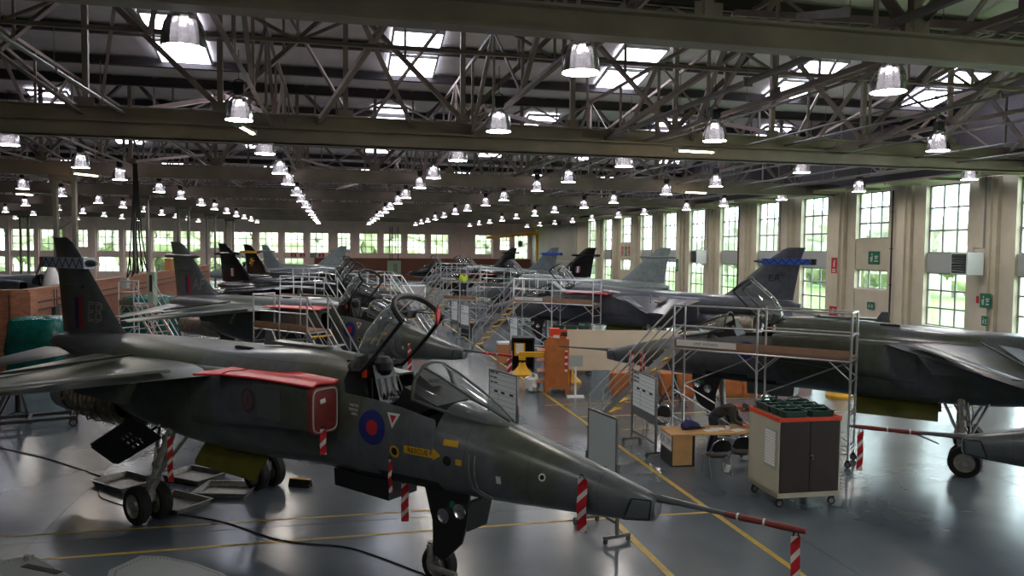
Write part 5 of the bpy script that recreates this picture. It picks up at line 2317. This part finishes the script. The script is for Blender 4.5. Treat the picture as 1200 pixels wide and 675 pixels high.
# cream board and low wooden cabinets
r = empty('partition_board', cx(1.95, 26.9), -YAW + .0, 'long cream board standing on low wooden cabinets behind the jet nose', 'board')
b = MB()
b.bb(0, 5.6, -.03, .03, .60, 2.0)
b.build('panel', M['cream'], r, smooth=0)
b = MB()
b.bb(0, 5.6, .03, .07, .7, .78)
b.bb(0, 5.6, .03, .07, 1.85, 1.93)
b.build('batten', M['wood'], r, smooth=0)
b = MB()
for x in (.1, 3.0, 5.5):
    b.bb(x, x + .06, .03, .09, 0, 2.0)
b.build('support_post', M['wood'], r, smooth=0)


def low_cab(loc, rz, W, label, H=.76, D=.6, doors=2):
    r = empty('low_cabinet', loc, rz, label, 'cabinet')
    b = MB()
    b.bb(0, W, 0, D, .06, H)
    b.bb(.03, W - .03, .03, D - .03, 0, .06)
    b.build('body', M['wood'], r, smooth=0)
    for k in range(doors):
        d = MB()
        a = W * k / doors
        d.bb(a + .02, a + W / doors - .02, -.02, 0, .1, H - .04)
        do = d.build('door', M['wood'], r, smooth=0)
        h = MB()
        h.box((a + W / doors - .08, -.035, H * .6), (.02, .02, .1))
        h.build('handle', M['black'], do, smooth=0)
    return r


low_cab(cx(3.3, 25.2), -YAW, 1.35, 'low orange-brown cabinet under the cream board, beside the white post')
low_cab(cx(4.95, 25.2), -YAW, 1.1, 'low orange-brown cabinet behind the black tripod jack')
low_cab(cx(7.0, 25.3), -YAW, 1.3, 'low orange-brown cabinet seen through the scaffold above the bending person', H=.85)
low_cab(cx(9.9, 28.5), -YAW, 1.3, 'low orange-brown cabinet near the yellow jack under the dark green jet', H=.8)
r = empty('sign_stand', cx(2.1, 25.0), -YAW, 'white post sign stand on a flat foot in front of the cream board', 'sign stand')
b = MB()
b.bb(-.28, .28, -.2, .2, 0, .03)
b.build('foot', M['white'], r, smooth=0)
b = MB()
b.bb(-.03, .03, -.02, .02, .03, 1.2)
b.build('post', M['white'], r, smooth=0)
b = MB()
b.bb(-.23, .23, -.035, -.02, 1.0, 1.38)
b.build('plate', M['steelbox'], r, smooth=0)
# black cage and yellow trestle
r = empty('gas_cage', cx(.45, 30.3), -YAW, 'black mesh-sided cage trolley with papers, next to the yellow stand', 'trolley')
b = MB()
for x in (-.42, .42):
    for y in (-.35, .35):
        b.bb(x - .03, x + .03, y - .03, y + .03, 0.05, 1.35)
b.bb(-.42, .42, -.35, .35, .1, .16)
b.bb(-.45, .45, -.38, .38, 1.3, 1.36)
b.build('frame', M['black'], r, smooth=0)
b = MB()
b.bb(-.41, .41, .33, .35, .1, 1.33)
b.bb(-.42, -.4, -.35, .35, .1, 1.33)
b.bb(.4, .42, -.35, .35, .1, 1.33)
b.build('side_panel', M['black'], r, smooth=0)
b = MB()
b.bb(-.3, .26, -.05, .2, .2, 1.1)
b.build('cylinder_block', M['dark'], r, smooth=0)
for (x, z, w_, h, m) in ((-.13, .9, .42, .5, 'yellow'), (-.12, .93, .3, .38, 'paper'), (-.43, .7, .02, .3, 'paper')):
    b = MB()
    b.box((x, -.37 - (.005 if m == 'paper' else 0), z), (w_, .012, h))
    b.build('notice', M[m], r, smooth=0)


def yellow_stand(loc, rz, label, H=.95, arm=True):
    r = empty('support_stand', loc, rz, label, 'support stand')
    b = MB()
    rr = []
    for z, w_ in ((0, .42), (.08, .42), (.12, .36), (.35, .16), (.5, .12)):
        rr.append([V((w_ * math.copysign(abs(math.cos(PI * k / 8 + .2)) ** .6, math.cos(PI * k / 8 + .2)), w_ * .8 * math.copysign(abs(math.sin(PI * k / 8 + .2)) ** .6, math.sin(PI * k / 8 + .2)), z)) for k in range(16)])
    b.loft(rr)
    b.build('base', M['yellow'], r, smooth=30)
    if H > .5:
        b = MB()
        b.tube((0, 0, .5), (0, 0, H), .07, 10)
        b.build('ram', M['black'], r)
    if arm:
        b = MB()
        b.bb(-.12, 1.1, -.08, .08, H, H + .18)
        b.bb(-.14, .12, -.12, .12, H - .12, H)
        b.build('beam', M['yellow'], r, smooth=0)
    return r


yellow_stand(cx(.42, 29.2), -YAW, 'yellow cone-based stand with a horizontal beam, before the black cage', .72)
yellow_stand(cx(10.9, 25.4), -YAW, 'low yellow stand base on the floor under the dark green jet', .42, False)
yellow_stand(cx(2.1, 27.6), -YAW, 'yellow stand base just behind the white post sign', .5, False)


def box_thing(name, loc, rz, size, mk, label, cat, lidm=None):
    r = empty(name, loc, rz, label, cat)
    w, d, h = size
    b = MB()
    b.bb(-w / 2, w / 2, -d / 2, d / 2, 0, h * .9)
    b.build('body', M[mk], r, smooth=0)
    b = MB()
    b.bb(-w / 2 - .01, w / 2 + .01, -d / 2 - .01, d / 2 + .01, h * .9, h)
    b.build('lid', M[lidm or mk], r, smooth=0)
    return r


box_thing('cardboard_box', cx(-.28, 32.8), -YAW + .2, (.6, .6, .85), 'card', 'tall brown cardboard box left of the black cage in the aisle', 'box', 'white')
box_thing('storage_cabinet', cx(-2.45, 42.3), -YAW, (.75, .6, .8), 'black', 'small dark cabinet with a wooden top far down the aisle', 'cabinet', 'wood')
box_thing('packing_crate', cx(2.6, 33.2), -YAW, (.9, .7, .8), 'card', 'brown packing crate below the scaffold of the EA jet', 'crate')
box_thing('packing_crate', cx(-8.2, 64), -YAW, (2.0, 1.2, 1.7), 'white', 'white wrapped crate against the brick dado, wider one', 'crate')
box_thing('packing_crate', cx(-6.3, 66), -YAW, (1.8, 1.2, 1.9), 'steelbox', 'pale grey wrapped crate beside the wider white one', 'crate')
box_thing('packing_crate', cx(-4.1, 34.8), -YAW, (.7, .5, .8), 'wood', 'small wooden box standing under the AF jet nose', 'crate')
box_thing('packing_crate', V((-11.65, 59.5, 3.09)), 0, (.42, 1.7, .8), 'card', 'orange-brown case sitting on top of the brick partition beside the AF fin', 'crate')


def tripod(loc, rz, label, H=.95):
    r = empty('tripod_jack', loc, rz, label, 'jack')
    b = MB()
    b.tube((0, 0, .25), (0, 0, H - .1), .07, 10)
    b.tube((0, 0, H - .1), (0, 0, H), .04, 8)
    b.build('ram', M['black'], r)
    for k in range(3):
        a = 2 * PI * k / 3 + .5
        l = MB()
        l.tube((0, 0, H - .2), (.5 * math.cos(a), .5 * math.sin(a), .04), .028, 6)
        l.tube((0, 0, .28), (.5 * math.cos(a), .5 * math.sin(a), .06), .02, 6)
        l.lathe([(.001, .0), (.07, .0), (.07, .02), (.001, .04)], 10, (.5 * math.cos(a), .5 * math.sin(a), 0))
        l.build('leg', M['black'], r)
    return r


tripod(cx(5.15, 24.0), .3, 'black tripod jack in front of the low wooden cabinets')
tripod(cx(-13.4, 20.8), .9, 'black tripod jack below the EB jet tail and wing', 1.3)
tripod(cx(7.7, 22.6), .1, 'black tripod jack under the belly of the dark green jet', 1.2)
r = empty('tow_trolley', cx(-12.7, 20.2), -YAW + .5, 'dark low wheeled trolley frame beneath the EB jet wing', 'trolley')
b = MB()
for y in (-.4, .4):
    b.bar((-.9, y, .22), (1.1, y, .22), .08)
for x in (-.8, 0, 1.0):
    b.bar((x, -.4, .22), (x, .4, .22), .08)
b.bar((-.8, 0, .25), (-.3, 0, 1.5), .08)
b.bar((.9, .3, .25), (.2, 0, 1.3), .06)
b.build('frame', M['purlin'], r, smooth=0)
for x in (-.8, 1.0):
    for y in (-.5, .5):
        c = MB()
        c.wheel((x, y, .11), .11, .06)
        c.build('wheel', [M['rubber'], M['alud']], r)
r = empty('spare_wheel', cx(-10.5, 20.9, .36), 0, 'dark aircraft wheel standing beyond the trolley under the EB jet tail', 'wheel')
b = MB()
b.wheel((0, 0, 0), .36, .22, ax=(math.sin(.5), math.cos(.5), 0))
b.build('tyre', [M['rubber'], M['alud']], r)


# tarpaulin-covered stores beside the partition
def tarp(loc, size, label, sd):
    random.seed(sd)
    r = empty('covered_stack', loc, -YAW, label, 'covered stack')
    b = MB()
    w, d, h = size
    rg = []
    n = 28
    for k, (f, z) in enumerate(((1.06, 0), (1.03, .25), (1.06, .5), (1.0, .72), (1.03, .86), (.9, .97), (.5, 1.0), (.02, 1.02))):
        ring = []
        for j in range(n):
            a = 2 * PI * j / n
            q = 1 + random.uniform(-.05, .05) * (1 if k < 6 else .3)
            ring.append(V((w / 2 * f * q * math.copysign(abs(math.cos(a)) ** .5, math.cos(a)), d / 2 * f * q * math.copysign(abs(math.sin(a)) ** .5, math.sin(a)), h * z + (random.uniform(-.05, .05) if 0 < k < 7 else 0))))
        rg.append(ring)
    b.loft(rg)
    b.build('tarpaulin', M['tarp'], r, smooth=50)
    c = MB()
    for z in (.32, .66):
        c.path([(w / 2 * 1.08 * math.copysign(abs(math.cos(2 * PI * j / n)) ** .5, math.cos(2 * PI * j / n)), d / 2 * 1.08 * math.copysign(abs(math.sin(2 * PI * j / n)) ** .5, math.sin(2 * PI * j / n)), h * z) for j in range(n)], .014, 5, closed=True)
    c.build('rope', M['black'], r)
    return r


tarp(cx(-16.6, 27.2), (1.9, 1.6, 2.25), 'stack under a green tarpaulin behind the EB jet tail', 4)
tarp(cx(-19.0, 40.5), (2.6, 1.6, 2.2), 'green tarpaulin heap between the step tower and the AF jet', 5)
tarp(cx(16.2, 17.2), (1.6, 1.2, 1.2), 'green covered bundle behind the main leg of the dark green jet', 6)

# hanging services drop
hp = cx(-18.0, 37.0)
r = empty('service_drop', hp, -YAW, 'bundle of black hoses hanging from the roof near the brick partition', 'hose drop')
for k in range(5):
    b = MB()
    x = -.25 + .13 * k
    b.path([(x * .3, 0, 8.7), (x * .5, .05, 7.0), (x, 0, 5.2), (x * 1.6, .1, 4.0), (x * 1.9, 0, 3.2 + .12 * k), (x * 1.5 + .1, 0, 3.6), (x * 1.2, 0, 4.2)], .035, 6)
    b.build('hose', M['black'], r)
b = MB()
b.box((-.55, 0, 3.0), (.28, .3, .5))
b.build('socket_box', M['steelbox'], r, smooth=0)
b = MB()
b.box((.7, .1, 2.75), (.34, .3, 1.6))
b.bb(.66, .74, .06, .14, 0, 2.0)
b.build('control_post', M['greenbox'], r, smooth=0)
b = MB()
b.box((.7, -.06, 3.0), (.12, .03, .8))
b.build('socket_strip', M['black'], r, smooth=0)
# things on the partition
pf = P(20, 396, 1.24)
b = MB()
b.box((0, 0, 0), (.34, .16, .42))
b.box((0, -.09, 0), (.28, .02, .36))
b.box((0, 0, -.6), (.14, .1, .8))
o = b.build('junction_box', M['steelbox'], None, 0, V((pf.x, 32.42, 1.35)))
tag(o, 'grey junction box on the brick partition end face', 'electrical box')
b = MB()
b.tube((0, 0, -1.1), (0, 0, .8), .018, 6)
o = b.build('wall_conduit', M['black'], None, 30, V((pf.x - .15, 32.48, 2.1)))
tag(o, 'black conduit running down the brick partition end face', 'conduit')
for k, (v, z, lab) in enumerate(((35.5, 2.0, 'switch box on the brick partition, first past the corner'), (39.0, 2.0, 'switch box on the brick partition, second past the corner'))):
    b = MB()
    b.box((0, 0, 0), (.14, .5, .45))
    b.box((-.08, 0, 0), (-.02, .4, .35))
    b.tube((0, .15, .2), (0, .15, .95), .02, 6)
    b.tube((0, -.15, .2), (0, -.15, .95), .02, 6)
    o = b.build('switch_box', M['purlin'], None, 0, V((-11.42, v, z)))
    tag(o, lab, 'electrical box')
r = empty('traffic_cone', P(22, 337, 3.08), 0, 'small red cone standing on top of the brick partition', 'cone')
r.location = V((-18.6, 32.85, 3.08))
b = MB()
b.lathe([(.14, .02), (.13, .03), (.03, .42), (.02, .43)], 12)
b.build('cone_body', M['redorange'], r)
b = MB()
b.bb(-.16, .16, -.16, .16, 0, .02)
b.build('cone_base', M['redorange'], r, smooth=0)
r = empty('radome_cover', cx(-21.5, 36.0), -YAW, 'white tapered radome cover standing behind the brick partition', 'cover')
b = MB()
b.lathe([(.38, 2.2), (.40, 2.5), (.36, 3.0), (.26, 3.5), (.16, 3.75), (.001, 3.78)], 18)
b.build('shell', M['white'], r)
b = MB()
for k in range(3):
    a = k * 2.1
    b.tube((.3 * math.cos(a), .3 * math.sin(a), 0), (.3 * math.cos(a), .3 * math.sin(a), 2.25), .03, 6)
b.build('pedestal', M['alud'], r)


# ------------------------------------------------------------------ wall fittings
def wall_sign(v, z, w, h, mk, label, lines, u=U1 - .365, cat='sign', name='safety_sign', text=None):
    r = empty(name, (u, v, z), 0, label, cat)
    b = MB()
    b.bb(-.02, 0, -w / 2, w / 2, -h / 2, h / 2)
    b.build('plate', M[mk], r, smooth=0)
    b = MB()
    if text:
        vs, fs = text_mesh(text, h * .42)
        b.add([(-.024, -p.x, p.y) for p in vs], fs)
    if lines == 'man':
        b.bb(-.025, -.021, w * .12, w * .2, -h * .3, h * .15)
        b.bb(-.025, -.021, w * .1, w * .34, -h * .05, h * .03)
        b.bb(-.025, -.021, w * .24, w * .3, -h * .3, -h * .02)
        b.box((-.023, w * .17, h * .26), (.004, w * .09, h * .12))
        b.bb(-.025, -.021, -w * .38, -w * .05, -h * .28, -h * .2)
        b.bb(-.025, -.021, -w * .38, -w * .05, h * .08, h * .16)
        b.prism([(-.025, -w * .4, -.02), (-.025, -w * .12, h * .06), (-.025, -w * .12, -h * .1)], (.004, 0, 0))
    elif lines == 'fire':
        b.bb(-.025, -.021, -w * .1, w * .1, -h * .1, h * .22)
        b.bb(-.025, -.021, -w * .3, w * .3, -h * .3, -h * .24)
        b.bb(-.025, -.021, -w * .3, w * .3, -h * .42, -h * .36)
        b.bb(-.025, -.021, -w * .2, w * .05, h * .26, h * .32)
    if b.v:
        b.build('symbol', M['decalwhite'], r, smooth=0)
    return r


wall_sign(38.6, 4.5, .95, .75, 'signgreen', 'green running-figure exit sign between upper and lower panes of a window', 'man', u=U1 + .03)
wall_sign(38.7, 1.75, .6, .4, 'signgreen', 'small green sign low on the wall under the short window', 'man', u=U1 - .01)
wall_sign(41.65, 4.0, .55, .95, 'signred', 'red fire sign on the cream pier beside the exit sign', 'fire')
wall_sign(41.65, 1.1, .7, .8, 'signred', 'red fire point sign low on the cream pier', 'fire')
wall_sign(30.3, 2.6, .62, .68, 'signgreen', 'dark green square sign on the pier beside the heater', 'man')
wall_sign(30.3, 1.65, .34, .46, 'signgreen', 'small green sign below the dark green square one', 'man')
wall_sign(30.75, 2.62, .16, .34, 'signred', 'small red alarm plate beside the dark green square sign', None)
wall_sign(64.0, 3.5, .5, 1.1, 'signgreen', 'tall green sign on a distant pier of the window wall', 'man')
wall_sign(77.6, 4.7, .6, 1.0, 'signgreen', 'green sign above the small pane on the far window wall', 'man', u=U1 + .03)
wall_sign(78.6, 4.7, .5, 1.0, 'signred', 'red sign just beyond the green one on the far window wall', 'fire', u=U1 + .03)
wall_sign(76.7, 4.7, .5, 1.0, 'signred', 'red sign just before the green one on the far window wall', 'fire', u=U1 + .03)
for k, (u, mk, lab) in enumerate(((-6.2, 'signred', 'red sign on the pink end wall, first of four'), (-4.9, 'signred', 'red sign on the pink end wall, second of four'), (-3.4, 'signgreen', 'green sign on the pink end wall between red ones'), (-2.2, 'signred', 'red sign on the pink end wall beside the dado start'))):
    o = wall_sign(0, 3.62, .8, .6, mk, lab, 'fire' if mk == 'signred' else 'man', u=0)
    o.location = (u, V1 - .02, 3.6)
    o.rotation_euler = (0, 0, PI / 2)


def heater(v, label):
    r = empty('unit_heater', (U1 - .5, v, 3.8), 0, label, 'heater')
    b = MB()
    b.bb(-1.0, -.1, -.5, .5, 0, 1.05)
    b.build('casing', M['white'], r, smooth=0)
    b = MB()
    b.bb(-1.03, -1.0, -.42, .42, .08, .97)
    lo = b.build('louvre_panel', M['black'], r, smooth=0)
    b = MB()
    for k in range(7):
        b.box((-1.06, 0, .16 + .12 * k), (.08, .8, .015), (0, .6, 0))
    b.build('louvre', M['alud'], lo, smooth=0)
    b = MB()
    b.tube((-.5, -.3, 1.05), (-.5, -.3, 1.3), .03, 6)
    b.path([(-.5, -.3, 1.25), (.05, -.3, 1.25), (.05, -.3, 4.6)], .04, 6)
    b.bb(-.1, .0, -.4, .4, .3, .36)
    b.build('pipe_feed', M['pipe'], r)
    return r


heater(30.75, 'white louvred wall heater beside the tall window next to the signs')
heater(58.4, 'white louvred wall heater on a distant pier beyond the EA fin')
for k, (v, lab) in enumerate(((36.3, 'dark downpipe on the pier between the two largest windows'), (47.3, 'dark downpipe on the pier behind the EA fin'), (52.9, 'dark downpipe on the second pier beyond the EA fin'), (69.4, 'dark downpipe above the pale grey fin'), (80.7, 'dark downpipe between distant tall windows'))):
    b = MB()
    b.path([(0, 0, .4), (0, 0, 4.2), (0, .0, 8.2)], .05, 8)
    for z in (1, 3, 5, 7):
        b.bb(-.08, .06, -.07, .07, z, z + .05)
    o = b.build('downpipe', M['purlin'] if k % 2 == 0 else M['pipe'], None, 30, V((U1 - .3, v + .5, 0)))
    tag(o, lab, 'pipe')
r = empty('distribution_box', (8.4, V1 - .85, 0), 0, 'pale green electrical cabinet against the brown brick dado', 'electrical cabinet')
b = MB()
b.bb(-1.0, 1.0, -.25, .3, .6, 2.9)
b.build('body', M['greenbox'], r, smooth=0)
b = MB()
b.bb(-.45, .45, -.24, .2, 0, .6)
b.build('plinth', M['greenbox'], r, smooth=0)
b = MB()
b.bb(-.1, .5, -.27, -.25, 1.2, 2.5)
b.build('door', M['trim'], r, smooth=0)
b = MB()
for x in (-.6, -.3, .6):
    b.tube((x, .1, 2.9), (x, .1, 8.0), .06, 6)
b.build('cable_riser', M['purlin'], r)
r = empty('jib_crane', (28.2, 108, 0), 0, 'yellow jib crane arm at the far corner above the sliding doors', 'crane')
b = MB()
b.tube((0, 0, 0), (0, 0, 7.6), .2, 12)
b.build('mast', M['yellow'], r)
b = MB()
b.bar((0, 0, 7.1), (-7.6, -1.0, 6.4), .3, .42)
b.bar((0, 0, 7.5), (-3.5, -.5, 6.9), .12)
b.build('boom', M['yellow'], r, smooth=0)
b = MB()
b.tube((-2.6, -.35, 6.8), (-2.6, -.35, 5.2), .05, 6)
b.box((-2.6, -.35, 5.6), (.5, .5, .8))
b.build('hoist', M['black'], r)
# ------------------------------------------------------------------ light, sky, view
w = bpy.data.worlds.new('overcast_sky')
sc.world = w
w.use_nodes = True
nt = w.node_tree
bg = nt.nodes['Background']
tc = nt.nodes.new('ShaderNodeTexCoord')
nz = nt.nodes.new('ShaderNodeTexNoise')
nz.inputs['Scale'].default_value = 2.0
rp = nt.nodes.new('ShaderNodeValToRGB')
rp.color_ramp.elements[0].color = (.80, .86, .95, 1)
rp.color_ramp.elements[1].color = (1, 1, 1, 1)
nt.links.new(tc.outputs['Generated'], nz.inputs['Vector'])
nt.links.new(nz.outputs['Fac'], rp.inputs['Fac'])
nt.links.new(rp.outputs['Color'], bg.inputs['Color'])
bg.inputs['Strength'].default_value = 17.0


def portal(loc, rot, sx, sy):
    l = bpy.data.lights.new('window_portal', 'AREA')
    l.shape = 'RECTANGLE'
    l.size, l.size_y = sx, sy
    l.cycles.is_portal = True
    o = bpy.data.objects.new('window_portal', l)
    col.objects.link(o)
    o.location = loc
    o.rotation_euler = rot


portal((U1 + .5, 50, 4.7), (0, PI / 2, 0), 7.3, 96)
portal((-6, V1 + .5, 4.3), (-PI / 2, 0, 0), 70, 6)
for uu in (18.3, 10.7, 4.3, -2.4, -10.3):  # unseen fill, added along the lamp rows to light camera-facing sides
    for vv in (6.2, -1.0, -8.2):
        l = bpy.data.lights.new('unseen_fill_light', 'AREA')
        l.shape = 'DISK'
        l.size = .66
        l.energy = 60
        l.color = (1, .97, .94)
        o = bpy.data.objects.new('unseen_fill_light', l)
        col.objects.link(o)
        o.location = (uu, vv, 8.0)
sc.view_settings.view_transform = 'Standard'
sc.view_settings.look = 'None'
sc.view_settings.gamma = 1
sc.view_settings.use_curve_mapping = False
sc.view_settings.exposure = 0.0
sc.cycles.use_denoising = True
sc.cycles.max_bounces = 6
sc.cycles.diffuse_bounces = 3
sc.cycles.glossy_bounces = 3
sc.cycles.transparent_max_bounces = 12
sc.cycles.transmission_bounces = 4
sc.cycles.use_light_tree = True
sc.cycles.sample_clamp_indirect = 6
sc.cycles.caustics_reflective = False
sc.cycles.caustics_refractive = False
